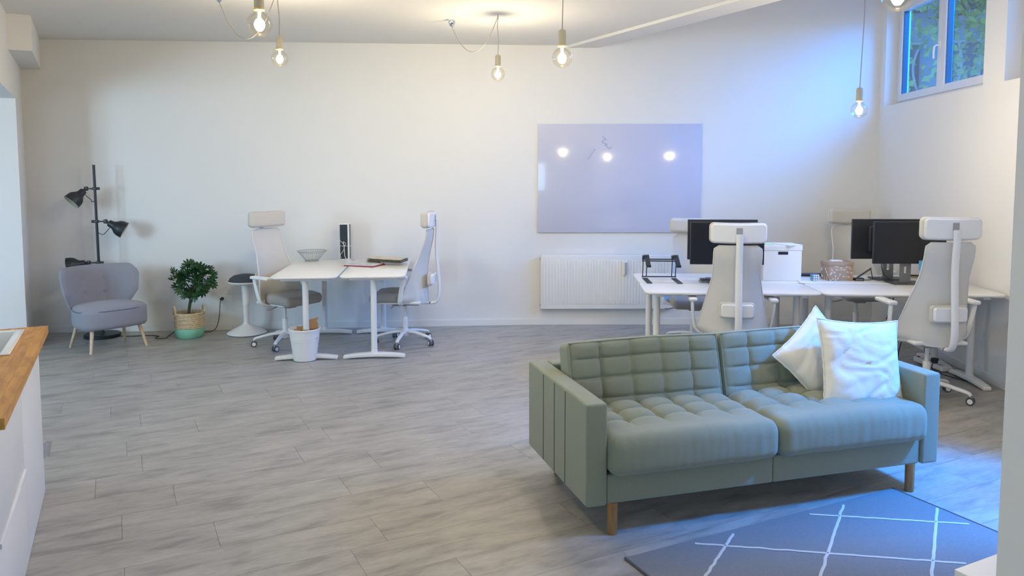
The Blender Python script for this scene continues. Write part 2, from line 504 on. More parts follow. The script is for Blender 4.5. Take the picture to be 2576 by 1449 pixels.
# end of a partition wall at the right edge, close to the camera
struct(MB().bbox(1.204, 3.62, 1.68, 1.85, 0, ZC).build('wall_partition', M['wall'], smooth=False))

# ceilings and beam
bm0, bm1 = Vector((0.61, 8.72)), Vector((0.945, 8.72))
struct(MB().prism([(-7.5, 9.2), (bm0.x - BD.x * .5, bm0.y - BD.y * .5), tuple(bm0 + BD * 6.64), tuple(rw(11.2)), (-7.5, -3.2)], ZC, ZC + .15).build('ceiling', M['ceiling'], smooth=False))
struct(MB().prism([tuple(bm0), tuple(bm1), tuple(bm1 + BD * 6.02), tuple(bm0 + BD * 6.64)], 3.106, 4.0).build('trim_2', M['ceiling'], smooth=False))
struct(MB().prism([(bm1.x, 8.95), (4.45, 8.95), tuple(rw(6.4, .35)), tuple(bm1 + BD * 6.0)], ZH, ZH + .12).build('ceiling_high', M['ceiling'], smooth=False))

# floor: slab with single planks on it
fl = struct(MB().bbox(-8.2, 4.7, -2.6, 9.2, -.08, -.004).build('floor', M['slab'], smooth=False))
room = [BL, BB, BR, rw(9.0), Vector((1.3, -0.3)), Vector((-1.0, -0.3)), Vector((-4.2, 3.0)), Vector((-5.9, 7.0)), DOOR_E + LN * .36, DOOR_E]
room_c = [BL, BB, BR, rw(7.2), Vector((1.0, 1.55)), Vector((-4.6, 1.6)), Vector((-6.4, 6.6)), DOOR_E + LN * .36]
def clip(poly, a, b):
    """keep the part left of the line a->b"""
    out = []
    d = b - a
    def side(p): return d.x * (p.y - a.y) - d.y * (p.x - a.x)
    for i in range(len(poly)):
        p, q = poly[i], poly[(i + 1) % len(poly)]
        sp, sq = side(p), side(q)
        if sp >= 0: out.append(p)
        if (sp > 0 and sq < 0) or (sp < 0 and sq > 0): out.append(p + (q - p) * (sp / (sp - sq)))
    return out
main = [BL, BB, BR, rw(7.2), Vector((1.0, 1.55)), Vector((-2.6, 1.55)), Vector((-4.9, 6.2)), DOOR_E]
# two convex pieces: main room and alcove
def convex_clip(poly, region):
    n = len(region)
    a = sum(region[i].x * region[(i + 1) % n].y - region[(i + 1) % n].x * region[i].y for i in range(n))
    R_ = region if a > 0 else region[::-1]
    for i in range(n):
        poly = clip(poly, R_[i], R_[(i + 1) % n])
        if len(poly) < 3: return []
    return poly
floor_region = [BL, BB, BR, rw(7.2), Vector((.6, 1.75)), BL + LD * 7.3]
PX = Vector((-BD.y, BD.x))
if PX.x < 0: PX = -PX            # along the planks
PY = -BD                         # across the planks, away from the camera
PW, PLN = .2945, 1.10
org = Vector((-0.502, 4.2))
rnd = random.Random(3)
GAP = .0007
for row in range(-16, 26):
    off = rnd.random() * PLN
    if row == -1: off = 0
    for c in range(-9, 10):
        p0 = org + PY * (row * PW) + PX * (c * PLN + off)
        q = [p0 + PX * GAP + PY * GAP, p0 + PX * (PLN - GAP) + PY * GAP, p0 + PX * (PLN - GAP) + PY * (PW - GAP), p0 + PX * GAP + PY * (PW - GAP)]
        poly = convex_clip(q, floor_region)
        if len(poly) < 3: continue
        ar = abs(sum(poly[i].x * poly[(i + 1) % len(poly)].y - poly[(i + 1) % len(poly)].x * poly[i].y for i in range(len(poly)))) / 2
        if ar < .004: continue
        MB().prism([tuple(p) for p in poly], -.004, 0.0).build('plank', M['floor'], fl, smooth=False)
struct(MB().prism([(-.2 + 0, 1.6), (BL + LD * 7.45).to_tuple(), (-7.5, 6.0), (-7.5, -2.4), (3.4, -2.4), (3.5, 1.6)], -.004, -.0005).build('floor_kitchen', M['floor'], smooth=False))
alc = [BL + LD * 0.9, BL + LD * 7.3, BL + LD * 7.3 + LN * 3.0, BL + LD * .9 + LN * 3.0]
struct(MB().prism([tuple(p) for p in alc], -.003, -.0004).build('floor_alcove', M['floor'], smooth=False))

# baseboards
def baseboard(name, a, b, inward, h=.075, th=.014):
    a, b, i2 = Vector(a), Vector(b), Vector(inward)
    mb = MB().prism([tuple(a), tuple(b), tuple(b + i2 * th), tuple(a + i2 * th)], .0005, h - .008)
    mb.prism([tuple(a), tuple(b), tuple(b + i2 * th * .55), tuple(a + i2 * th * .55)], h - .008, h)
    return struct(mb.build(name, M['trim'], smooth=False))
baseboard('baseboard_back_left', BL, BB, -nb)
baseboard('baseboard_back_right', BB, BR, (0, -1))
baseboard('baseboard_right', rw(0), rw(7.0), -RN)
baseboard('baseboard_left', BL, DOOR_E, -LN)

# sky over the street outside the right wall, let in by the far
# two windows; the near light is added, aimed at the sofa's right end
q_ = rw(2.2, 2.0)
area_light('street_sky_far', (q_.x, q_.y, 4.3), (*rw(2.2, -1.0), 1.1), 5.4, 1.9, SKY_FAR_W, WINDOW_COL)
q_ = rw(5.42, 1.3)
area_light('added_near_fill', (q_.x, q_.y, 4.75), (*rw(4.86, -1.55), .35), .6, .9, NEAR_FILL_W, WINDOW_COL, 70)

# ------------------------------------------------------------------ windows
def window(name, org, ang, W, z0w, z1w):
    """two-leaf window set into a wall opening; local x runs along the wall, y into the room"""
    Hh = z1w - z0w
    o = struct(empty(name, (*org, z0w), ang))
    def fr(x0, x1, z0, z1, d0=-.03, d1=.035): return MB().rbox(((x0 + x1) / 2, (d0 + d1) / 2, (z0 + z1) / 2), ((x1 - x0) / 2, (d1 - d0) / 2, (z1 - z0) / 2), .006, 2)
    f = MB()
    for a in ((.0, .05, 0, Hh), (W - .05, W, 0, Hh), (.05, W - .05, 0, .05), (.05, W - .05, Hh - .05, Hh)):
        q = fr(*a); f.add(q.v, q.f)
    f.build('frame', M['frame'], o)
    mid = W / 2
    for (x0, x1) in ((.045, mid), (mid, W - .045)):
        s_ = MB()
        e = .075
        for a in ((x0, x0 + e, .045, Hh - .045), (x1 - e, x1, .045, Hh - .045), (x0 + e, x1 - e, .045, .045 + e), (x0 + e, x1 - e, Hh - .045 - e, Hh - .045)):
            q = fr(*a, -.02, .055); s_.add(q.v, q.f)
        sash = s_.build('sash', M['frame'], o)
        g = MB()
        for a in ((x0 + e, x0 + e + .012, .045 + e, Hh - .045 - e), (x1 - e - .012, x1 - e, .045 + e, Hh - .045 - e)):
            g.bbox(a[0], a[1], -.01, .04, a[2], a[3])
        g.build('gasket', M['gasket'], sash)
        MB().bbox(x0 + e, x1 - e, .008, .012, .045 + e, Hh - .045 - e).build('pane', M['glass'], sash, smooth=False)
    h = MB().rbox((mid + .005, .06, .50), (.014, .008, .035), .006, 2)
    h.tube([(mid + .005, .065, .50), (mid + .005, .10, .50), (mid + .01, .115, .485), (mid + .02, .115, .42), (mid + .025, .11, .375)], .010, 8)
    h.build('handle', M['white_plastic'], o)
    return o
for i, (a, b) in enumerate(WIN):
    sl = SILL3 if i == 2 else SILL  # third window is unseen, added to admit the near light
    window('window_%d' % (i + 1), rw(b, .17), atan2(-RD.y, -RD.x), b - a, sl, WTOP)
window('window_4', Vector((RWX0, REAR - .12)), 0.0, RWX1 - RWX0, .7, 2.7)  # invented window, put in for the rear fill light
window('window_5', A1 + LD * AW0 + LN * .08, atan2(LD.y, LD.x), AW1 - AW0, .9, 2.3)  # invented window, put in for the alcove fill light
# fill light added outside an invented window in the left alcove
ac = A1 + LD * (AW0 + AW1) / 2 + LN * .45
area_light('added_alcove_fill', (ac.x, ac.y, 1.7), (DOOR_E.x - .6, DOOR_E.y - .6, 1.2), 1.6, 1.4, ALCOVE_W, (.55, .76, 1.0))

# ------------------------------------------------------------------ sofa
SX, SY, SYAW = 1.3229, 3.7784, .28617
sofa = empty('sofa', (SX, SY, 0), SYAW, 'sage green tufted two-cushion sofa on round wooden legs', 'sofa')
AT, AH, AB = .107, .648, .155
for sx in (-1, 1):
    arm = MB().rbox((sx * (1.02 - AT / 2), .445, (AH + AB) / 2), (AT / 2, .445, (AH - AB) / 2), .014, 3).build('armrest', M['sofa'], sofa)
    for k in (.285, .445, .62):
        MB().tube([(sx * 1.0205, k, AB + .012), (sx * 1.0205, k, AH - .012)], .0022, 6).build('seam', M['seam'], arm)
for sx in (-1, 1):
    x0, x1 = (-.912, -.001) if sx < 0 else (.001, .912)
    MB().rbox(((x0 + x1) / 2, .45, .226), ((x1 - x0) / 2, .435, .071), .012, 3).build('base_frame', M['sofa'], sofa)
MB().rbox((0, .83, .40), (.912, .055, .25), .014, 3).build('back_frame', M['sofa'], sofa)

def tuft2(u, v, nu, nv, amp, flat=.5):
    fu, fv = (u * nu) % 1.0, (v * nv) % 1.0
    du, dv = min(fu, 1 - fu), min(fv, 1 - fv)
    seam = 1 - math.exp(-min(du, dv) * 22)
    dome = (1 - (2 * du - 1) ** 2) * (1 - (2 * dv - 1) ** 2)
    btn = math.exp(-((du * 6) ** 2 + (dv * 6) ** 2))
    return amp * (flat * seam + (1 - flat) * dome - .65 * btn)
def seat_cushion(cx):
    hw, hd, hh = .455, .335, .092
    # cushion runs from slightly in front of the arms to under the back cushions
    def fn(p):
        u, v = (p.x + hw) / (2 * hw), (p.y + hd) / (2 * hd)
        q = p.copy()
        if p.z > .03:
            w = min(1, (p.z - .03) / .05)
            # tufted area starts a little behind the front edge
            vv = (v - .17) / .83
            ed = min(1, max(0, vv * 5)) * min(1, min(u, 1 - u) * 14)
            q.z += w * (.012 + ed * tuft2(u, max(0, vv), 5, 4, .036, .35) - .020 * ed)
        # crown and bulging front
        q.z += .014 * (1 - (2 * u - 1) ** 2) * (1 if p.z > 0 else 0)
        if p.y < -hd + .08:
            q.y -= .016 * (1 - (2 * u - 1) ** 4) * (1 - (p.z / hh) ** 2)
            q.y += .004 * noise.noise(Vector((p.x * 26 + cx * 9, p.z * 5, 3)))
        q.z += .003 * noise.noise(Vector((p.x * 7 + cx * 3, p.y * 7, p.z * 3)))
        return q
    mb = MB().rbox((cx, hd - .055, .297 + hh), (hw, hd, hh), .055, 5, (80, 60, 3), fn)
    return mb.build('seat_cushion', M['sofa'], sofa, angle=80)
def back_cushion(cx, tilt=radians(14)):
    hw, ht, hh = .452, .085, .205
    R_ = Matrix.Rotation(-tilt, 3, 'X')
    def fn(p):
        u, v = (p.x + hw) / (2 * hw), (p.z + hh) / (2 * hh)
        q = p.copy()
        if p.y < -.02:
            w = min(1, (-p.y - .02) / .05)
            ed = min(1, min(u, 1 - u) * 12) * min(1, max(0, (1 - v) * 9)) * min(1, max(0, v * 9))
            q.y -= w * (ed * (tuft2(u, v * .98, 5, 4, .020, .75) - .010))
        q.z += .008 * (1 - (2 * u - 1) ** 2) * (1 if p.z > 0 else 0)
        q.z += .003 * noise.noise(Vector((p.x * 7 + cx * 3, p.y * 7, p.z * 3)))
        return q
    mb = MB().rbox((cx, .585, .600), (hw, ht, hh), .035, 4, (80, 2, 60), fn, R_)
    bc = mb.build('back_cushion', M['sofa'], sofa, angle=80)
    # piping along the top front and the sides
    def loc(x, y, z): return Vector((cx, .585, .600)) + R_ @ Vector((x, y, z))
    e1, e2, ft = .0088, .0135, -ht
    pth = [loc(-hw + e1, ft + e1, -hh + .06), loc(-hw + e1, ft + e1, hh - .05), loc(-hw + e2, ft + e2, hh - e2), loc(-hw + .05, ft + e1, hh - e1 + .001), loc(0, ft + e1, hh - e1 + .008), loc(hw - .05, ft + e1, hh - e1 + .001), loc(hw - e2, ft + e2, hh - e2), loc(hw - e1, ft + e1, hh - .05), loc(hw - e1, ft + e1, -hh + .06)]
    MB().tube(smoothpath(pth, 8), .004, 6).build('piping', M['sofa'], bc)
for cx in (-.4565, .4565):
    seat_cushion(cx); back_cushion(cx)
for lx in (-.871, .871):
    for ly in (.036, .80):
        MB().lathe([(0, .0), (.0215, .0), (.0235, .003), (.025, .157), (0, .157)], 20, (lx, ly, 0)).build('leg', M['oak'], sofa)

# two white scatter cushions on the sofa
def scatter(name, label, loc, rot, sz=.25, th=.085, seed=1):
    o = empty(name, loc, 0, label, 'pillow', 'white scatter cushions')
    o.rotation_euler = rot
    n = 40
    def side(sg):
        def fn(a, b):
            u, v = 2 * a - 1, 2 * b - 1
            x = u * sz * (1 - .085 * (1 - v * v) ** 1.0 * abs(u) ** 3)
            z = v * sz * (1 - .085 * (1 - u * u) ** 1.0 * abs(v) ** 3)
            e = max(0, (1 - abs(u) ** 3.2)) ** .62 * max(0, (1 - abs(v) ** 3.2)) ** .62
            y = th * e
            P = Vector((x * 5 + seed * 7, z * 5, seed))
            wr_ = noise.noise(P) * .012 + abs(noise.noise(P * 2.3 + Vector((2, 5, sg)))) * .009
            Q = Vector((x * 3.2 + z * 2.2, z * 7.5 - x * 3.0, seed * 3.7))
            W_ = Q + Vector((noise.noise(Q * .8), noise.noise(Q * .8 + Vector((9, 1, 4))), 0)) * .9
            crease = -.011 * max(0, 1 - abs(noise.noise(W_)) * 6.5) - .005 * max(0, 1 - abs(noise.noise(W_ * 1.9 + Vector((3, 3, 3)))) * 4)
            y += (wr_ + crease) * min(1, e * 1.6)
            edge = (1 - min(1, e * 4)) * .006 * noise.noise(Vector((x * 40, z * 40, seed)))
            return Vector((x, sg * y + edge, z))
        return fn
    mb = MB(); g1 = MB().grid(side(1), n, n); g2 = MB().grid(side(-1), n, n)
    mb.add(g1.v, [f[::-1] for f in g1.f]); mb.add(g2.v, g2.f)
    mb.build('cover', M['pillow'], o, angle=80)
    # narrow stitched flange round the edge
    pth = []
    fs_ = side(-1)
    for k in range(n): pth.append(fs_(k / n, 0))
    for k in range(n): pth.append(fs_(1, k / n))
    for k in range(n): pth.append(fs_(1 - k / n, 1))
    for k in range(n): pth.append(fs_(0, 1 - k / n))
    MB().tube([p * 1.012 for p in pth], .0045, 6, closed=True).build('flange', M['pillow'], o, angle=80)
    return o
SR = Matrix.Rotation(SYAW, 4, 'Z')
def sofa_pt(x, y, z): return (Matrix.Translation((SX, SY, 0)) @ SR @ Vector((x, y, z)))
p = sofa_pt(.685, .215, .665)
scatter('scatter_cushion', 'plump cream cushion standing upright against the blue-lit sofa arm', p, (radians(-16), radians(4), SYAW - radians(6)), .245, .075, 1)
p = sofa_pt(.56, .40, .672)
scatter('scatter_cushion', 'cream cushion tipped on its corner, tucked behind the front cushion', p, (radians(-22), radians(-38), SYAW + radians(10)), .205, .06, 2)

# ------------------------------------------------------------------ rug
rug_o = Vector((2.065, 4.073))                # far right corner
RX = (Vector((0.502, 3.318)) - rug_o).normalized()   # along the far edge, to the left
RY = Vector((-RX.y, RX.x))
if RY.y > 0: RY = -RY                         # towards the camera
RW, RL = 1.735, 1.62
rug = empty('rug', (rug_o.x, rug_o.y, 0), atan2(RX.y, RX.x), 'grey flat-weave rug with cream diamond lines in front of the sofa', 'rug')
sgn = 1 if (Vector((-sin(atan2(RX.y, RX.x)), cos(atan2(RX.y, RX.x))))).dot(RY) > 0 else -1
def rl(P):                                     # world floor point -> rug local
    d = Vector(P) - rug_o
    return Vector((d.dot(RX), sgn * d.dot(RY)))
def rug_curl(x, y):
    cx_ = max(0, (x - (RW - .35)) / .35); cy_ = max(0, 1 - abs(y) / .9)
    return .0
def rugz(a, b):
    return Vector((a * RW, sgn * b * RL, .009 + .0008 * noise.noise(Vector((a * 9, b * 9, 0)))))
mb = MB().grid(rugz, 60, 60) if sgn < 0 else MB().grid(lambda a, b: rugz(1 - a, b), 60, 60)
y0, y1 = (0, RL * sgn)
mb.build('weave', M['rug'], rug)
mb = MB().bbox(0, RW, min(y0, y1), max(y0, y1), .001, .0075)
mb.build('backing', M['rug_edge'], rug, smooth=False)
def binding(a, b): return MB().tube([(*a, .0065), (*b, .0065)], .006, 8)
binding((0, 0), (0, RL * sgn)).build('binding', M['rug_edge'], rug)
binding((RW, 0), (RW, RL * sgn)).build('binding', M['rug_edge'], rug)
lines = [((1.491, 3.752), (2.225, 3.641)), ((0.844, 3.446), (1.987, 3.259)), ((.62, 3.02), (1.60, 2.86)),
         ((1.706, 3.858), (1.05, 2.70)), ((2.168, 3.819), (1.40, 2.50)), ((1.047, 3.54), (0.70, 2.95))]
for k, (a, b) in enumerate(lines):
    A_, B_ = rl(a), rl(b)
    pth = []
    for i in range(41):
        q = A_.lerp(B_, i / 40)
        if not (0.015 < q.x < RW - .01 and .01 < sgn * q.y < RL - .01): continue
        d = (B_ - A_).normalized(); nn = Vector((-d.y, d.x))
        q = q + nn * (.006 * noise.noise(Vector((i * .45, k * 5, 1))))
        pth.append((q.x, q.y, .0105))
    if len(pth) > 2:
        MB().tube(pth, .0072, 6, flat=(.35, 1), ref=(0, 0, 1)).build('stripe', M['rug_line'], rug)

# ------------------------------------------------------------------ desks
def make_desk(H):
    """desk 1.40 long (local x) by 0.60 (local y), origin at floor centre"""
    o = empty('desk')
    L, Wd, r = .70, .30, .075
    def outline(l, w, rr):
        P = []
        for (sx, sy, a0) in ((1, 1, 0), (-1, 1, 90), (-1, -1, 180), (1, -1, 270)):
            for k in range(9):
                a = radians(a0 + 90 * k / 8)
                P.append((sx * (l - rr) + rr * cos(a), sy * (w - rr) + rr * sin(a)))
        return P
    mb = MB(); n = 36
    rows = [(L - .012, Wd - .012, r - .012, H - .022), (L - .001, Wd - .001, r, H - .013), (L, Wd, r, H - .006), (L - .002, Wd - .002, r - .002, H - .001), (L - .005, Wd - .005, r - .005, H)]
    P = []
    for (l, w, rr, z) in rows: P += [(x, y, z) for (x, y) in outline(l, w, rr)]
    fs = []
    for i in range(len(rows) - 1):
        for k in range(n): fs.append((i * n + k, i * n + (k + 1) % n, (i + 1) * n + (k + 1) % n, (i + 1) * n + k))
    fs.append(tuple(range(n))[::-1]); fs.append(tuple((len(rows) - 1) * n + k for k in range(n)))
    mb.add(P, fs)
    mb.build('desk_top', M['desk_top'], o)
    fr = MB()
    for sy in (-1, 1): fr.rbox((0, sy * .12, H - .038), (.57, .012, .015), .004, 2)
    fr.build('frame', M['white_metal'], o)
    for sx in (-1, 1):
        x = sx * .575
        MB().rbox((x, 0, H - .036), (.03, .22, .014), .006, 2).build('bracket', M['white_metal'], o)
        leg = MB().tube([(x, 0, .06), (x, 0, H - .05)], .028, 20).build('leg', M['white_metal'], o)
        MB().tube([(x, 0, .05), (x, 0, .235)], .0245, 20).build('inner_tube', M['white_metal'], leg)
        # arched T foot along the short side
        def foot(p):
            q = p.copy()
            k = abs(p.y) / .285
            q.z += .022 * (1 - k * k) ** 1.0 * (1 if p.z > 0 else .72)
            q.x *= 1 - .18 * k * k
            return q
        mf = MB().rbox((x, 0, .0165), (.038, .285, .016), .010, 3, (1, 22, 1), foot)
        mf.lathe([(.036, .05), (.031, .062), (.0275, .085)], 20, (x, 0, 0))
        mf.build('foot', M['white_metal'], o, angle=60)
    return o
DL = radians(95.2)     # left pair: long side away from the camera
EX = Vector((cos(DL - pi / 2), sin(DL - pi / 2)))
EYL = Vector((-EX.y, EX.x))
ZL, ZR = .785, .765
desk_hi = make_desk(ZL)
c0 = Vector((-1.577, 6.93)) - EX * .315 + EYL * .715
c1 = Vector((-1.577, 6.93)) + EX * .305 + EYL * .715
desk_hi.location = (c0.x, c0.y, 0); desk_hi.rotation_euler.z = DL
tag(desk_hi, 'white rounded desk beside the standing stool, wire bowl on its top', 'desk', 'white sit-stand desks')
d2 = copy_tree(desk_hi); d2.location = (c1.x, c1.y, 0)
tag(d2, 'white rounded desk with newspapers on it, right half of the pair by the wall', 'desk', 'white sit-stand desks')
DR = radians(-3.9)
RX_ = Vector((cos(DR), sin(DR))); RY_ = Vector((-RX_.y, RX_.x))
RO = Vector((1.072, 6.135))    # front left corner of the block of four
def rdesk(x, y): return RO + RX_ * x + RY_ * y
desk_lo = make_desk(ZR)
labels = [('white desk with the black laptop riser, close behind the green sofa', (.70, .30)),
          ('white desk against the right wall with a monitor and blue sticky notes', (2.105, .30)),
          ('white desk beside the radiator, far side of the laptop riser desk', (.70, .905)),
          ('white desk in the far right corner behind the patterned cardboard box', (2.105, .905))]
for i, (lb, (x, y)) in enumerate(labels):
    o = desk_lo if i == 0 else copy_tree(desk_lo)
    q = rdesk(x, y)
    o.location = (q.x, q.y, 0); o.rotation_euler.z = DR
    tag(o, lb, 'desk', 'white sit-stand desks')

# ------------------------------------------------------------------ office chair
def make_chair():
    """high-back swivel chair, faces local +y, origin on the floor under the column"""
    o = empty('office_chair')
    W = M['white_plastic']
    MB().lathe([(0, .075), (.032, .075), (.04, .085), (.044, .12), (.036, .145), (.03, .15), (0, .15)], 24).build('base_hub', W, o)
    for k in range(5):
        a = radians(90 + 72 * k + 14)
        d = Vector((cos(a), sin(a), 0))
        pth = [d * .03 + Vector((0, 0, .122)), d * .12 + Vector((0, 0, .118)), d * .22 + Vector((0, 0, .098)), d * .285 + Vector((0, 0, .082)), d * .302 + Vector((0, 0, .066))]
        MB().tube(smoothpath(pth, 4), [.024 - .008 * i / 16 for i in range(17)], 10, flat=(.75, 1), ref=(0, 0, 1)).build('base_leg', W, o)
        c = d * .302
        t_ = Vector((-d.y, d.x, 0)) if k % 2 else (d * .6 + Vector((-d.y, d.x, 0)) * .8)
        cs = MB().tube([c + Vector((0, 0, .03)), c + Vector((0, 0, .068))], .011, 10)
        cs.rbox(tuple(c + Vector((0, 0, .042))), (.014, .014, .010), .005, 2)
        ca = cs.build('caster', M['grey_plastic'], o)
        R_ = Vector((0, 0, 1)).rotation_difference(t_).to_matrix()
        for sg in (-1, 1):
            cc = c + t_ * (sg * .016) + Vector((0, 0, .0282))
            MB().lathe([(.017, -.009), (.026, -.009), (.0282, -.006), (.0282, .006), (.026, .009), (.017, .009)], 20, tuple(cc), R_).build('wheel', M['dark_rubber'], ca)
            MB().lathe([(0, -.0102), (.018, -.0102), (.0195, -.008), (.0195, .008), (.018, .0102), (0, .0102)], 20, tuple(cc), R_).build('wheel_cap', W, ca)
    MB().lathe([(0, .14), (.027, .14), (.027, .27), (.024, .275), (0, .275)], 20).build('column', W, o)
    MB().lathe([(0, .27), (.0155, .27), (.0155, .415), (0, .415)], 16).build('gas_lift', M['white_metal'], o)
    MB().rbox((0, -.02, .422), (.10, .14, .022), .012, 3).rbox((0, .05, .405), (.055, .07, .02), .01, 2).build('tilt_mechanism', M['grey_plastic'], o)
    MB().tube(smoothpath([(.09, .06, .42), (.17, .075, .415), (.25, .085, .40), (.285, .088, .402)], 5), .0065, 8).build('lever', M['grey_plastic'], o)
    MB().tube(smoothpath([(-.09, .06, .42), (-.17, .075, .415), (-.25, .085, .40)], 5), .0065, 8).build('lever', M['grey_plastic'], o)
    def sf(p):
        q = p.copy()
        k = (p.y + .25) / .5
        q.x *= .90 + .14 * sin(pi * min(1, max(0, k * .9)))
        if p.y < 0: q.y += .11 * (p.x / .232) ** 2 * (-p.y / .235)
        if p.y > .08: q.z -= .42 * (p.y - .08) ** 1.35 * .5
        q.z += .012 * (p.x / .25) ** 2 * (1 if p.z > 0 else .4)
        return q
    MB().rbox((0, .085, .487), (.232, .235, .046), .042, 4, (8, 14, 1), sf).build('seat', M['seat_fabric'], o, angle=80)
    MB().rbox((0, .02, .44), (.20, .21, .014), .012, 2).build('seat_pan', W, o)
    # back shell
    def halfw(t): 
        w = .278 - .098 * min(1, max(0, (t - .06) / .60)) ** .85 - .004 * t
        if t < .06: w -= .040 * (1 - t / .06) ** 2
        if t > .955: w -= .035 * ((t - .955) / .045) ** 2
        return w
    def yb(t): return -.232 - .055 * t + .030 * sin(pi * min(1, t * 1.15)) * (1 if t < .87 else 1)
    def back_pt(u, t, off=0.0):
        wrap = .20 * (1 - t) ** 1.7 + .035
        z = .445 + .715 * t - (.018 * (1 - u * u) if t < .05 else 0) * (1 - t / .05 if t < .05 else 0)
        return Vector((u * halfw(t), yb(t) + wrap * u * u - off, z))
    nu, nv = 16, 34
    g1 = MB().grid(lambda a, b: back_pt(2 * a - 1, b, 0), nu, nv)
    g2 = MB().grid(lambda a, b: back_pt(2 * a - 1, b, .014), nu, nv)
    mb = MB(); mb.add(g1.v, [f[::-1] for f in g1.f]); mb.add(g2.v, g2.f)
    back = mb.build('backrest', M['mesh_fabric'], o, angle=80)
    rim = [back_pt(-1, k / 30, .007) for k in range(31)] + [back_pt(-1 + 2 * k / 12, 1, .007) for k in range(1, 13)] + [back_pt(1, 1 - k / 30, .007) for k in range(1, 31)] + [back_pt(1 - 2 * k / 12, 0, .007) for k in range(1, 12)]
    MB().tube(rim, .0085, 8, closed=True).build('back_rim', M['mesh_fabric'], back)
    # spine
    sp = smoothpath([(0, -.10, .425), (0, -.25, .415), (0, -.325, .435), (0, -.352, .52), (0, -.350, .66), (0, -.335, .82), (0, -.325, 1.0), (0, -.335, 1.15), (0, -.338, 1.255)], 6)
    MB().tube(sp, .0255, 12, flat=(.62, 1.05), ref=(0, 1, .001)).build('spine', W, o)
    MB().rplate((0, -.318, .665), .122, .052, .022, 0, .03, .9).build('lumbar_plate', W, o)
    MB().rplate((0, -.295, .665), .136, .064, .028, 0, .03, .9).build('lumbar_pad', M['head_fabric'], o)
    cv = lambda p: Vector((p.x, p.y + .55 * p.x * p.x, p.z + .10 * p.x * p.x))
    MB().rbox((0, -.262, 1.258), (.215, .040, .080), .036, 4, (10, 1, 2), cv).build('headrest', M['head_fabric'], o, angle=80)
    MB().rplate((0, -.316, 1.258), .206, .072, .030, 0, .022, .55, .10).build('headrest_plate', W, o)
    MB().rbox((0, -.316, 1.275), (.023, .004, .028), .003, 2).build('headrest_slot', M['grey_plastic'], o)
    for sx in (-1, 1):
        pth = smoothpath([(sx * .10, .0, .43), (sx * .22, -.005, .432), (sx * .285, -.01, .47), (sx * .308, -.03, .58), (sx * .315, -.05, .67), (sx * .315, -.052, .705)], 5)
        ar = MB().tube(pth, .019, 10, flat=(1.25, .7), ref=(0, 1, 0)).build('armrest', W, o)
        MB().rbox((sx * .312, .035, .713), (.034, .125, .015), .013, 3, (2, 8, 1), lambda p, s=sx: Vector((p.x - s * .12 * max(0, p.y) ** 1.0 * .35, p.y, p.z - .12 * max(0, p.y) ** 2))).build('arm_pad', W, ar, angle=60)
    return o
chair0 = make_chair()
def az(deg): return radians(-deg)      # azimuth (from +y, clockwise) -> z rotation
chairs = [
    ((-2.28, 7.66), 124, 'white high-back office chair next to the standing stool, facing the wire bowl desk'),
    ((-1.085, 7.74), -86, 'white high-back office chair seen side-on at the newspaper desk'),
    ((1.765, 6.13), 8, 'white high-back office chair seen from behind, in front of the radiator-side monitors'),
    ((3.165, 5.80), 0, 'white high-back office chair seen from behind against the right wall'),
    ((1.81, 7.64), 186, 'white office chair half hidden by the left pair of monitors'),
    ((3.58, 7.95), 182, 'white office chair in the far right corner with its dark seat under the desk'),
]
for i, ((x, y), a, lb) in enumerate(chairs):
    o = chair0 if i == 0 else copy_tree(chair0)
    o.location = (x, y, 0); o.rotation_euler.z = az(a)
    o.scale = [(1, 1, 1), (1, 1, 1), (1, 1, 1), (1.0, 1.0, 1.045), (1, 1, .94), (1, 1, 1)][i]
    tag(o, lb, 'chair', 'white high-back office chairs')

# ------------------------------------------------------------------ whiteboard, radiator, outlet
wb = empty('whiteboard', (.292, 8.686, 1.052), 0, 'large lilac-white glass board on the back wall above the radiator', 'whiteboard')
BW, BH = 1.825, 1.215
MB().rbox((BW / 2, -.006, BH / 2), (BW / 2, .005, BH / 2), .002, 2).build('glass_panel', M['board'], wb)
def stroke(pts, r):
    MB().tube(smoothpath([(x, -.0115, z) for x, z in pts], 5), r, 6, flat=(.25, 1), ref=(0, 1, 0)).build('marker_stroke', M['marker'], wb)
def bp(u, v): return ((u - 1353) / 409 * BW, (585 - v) / 273 * BH)
stroke([bp(1514, 343), bp(1520, 347), bp(1523, 351), bp(1517, 352), bp(1512, 358)], .006)
stroke([bp(1514, 358), bp(1522, 361), bp(1526, 364), bp(1519, 366)], .007)
stroke([bp(1525, 368), bp(1531, 373), bp(1534, 373), bp(1537, 369)], .006)
stroke([bp(1496, 375), bp(1490, 383), bp(1484, 393), bp(1477, 402)], .005)
stroke([bp(1492, 375), bp(1500, 377)], .004)

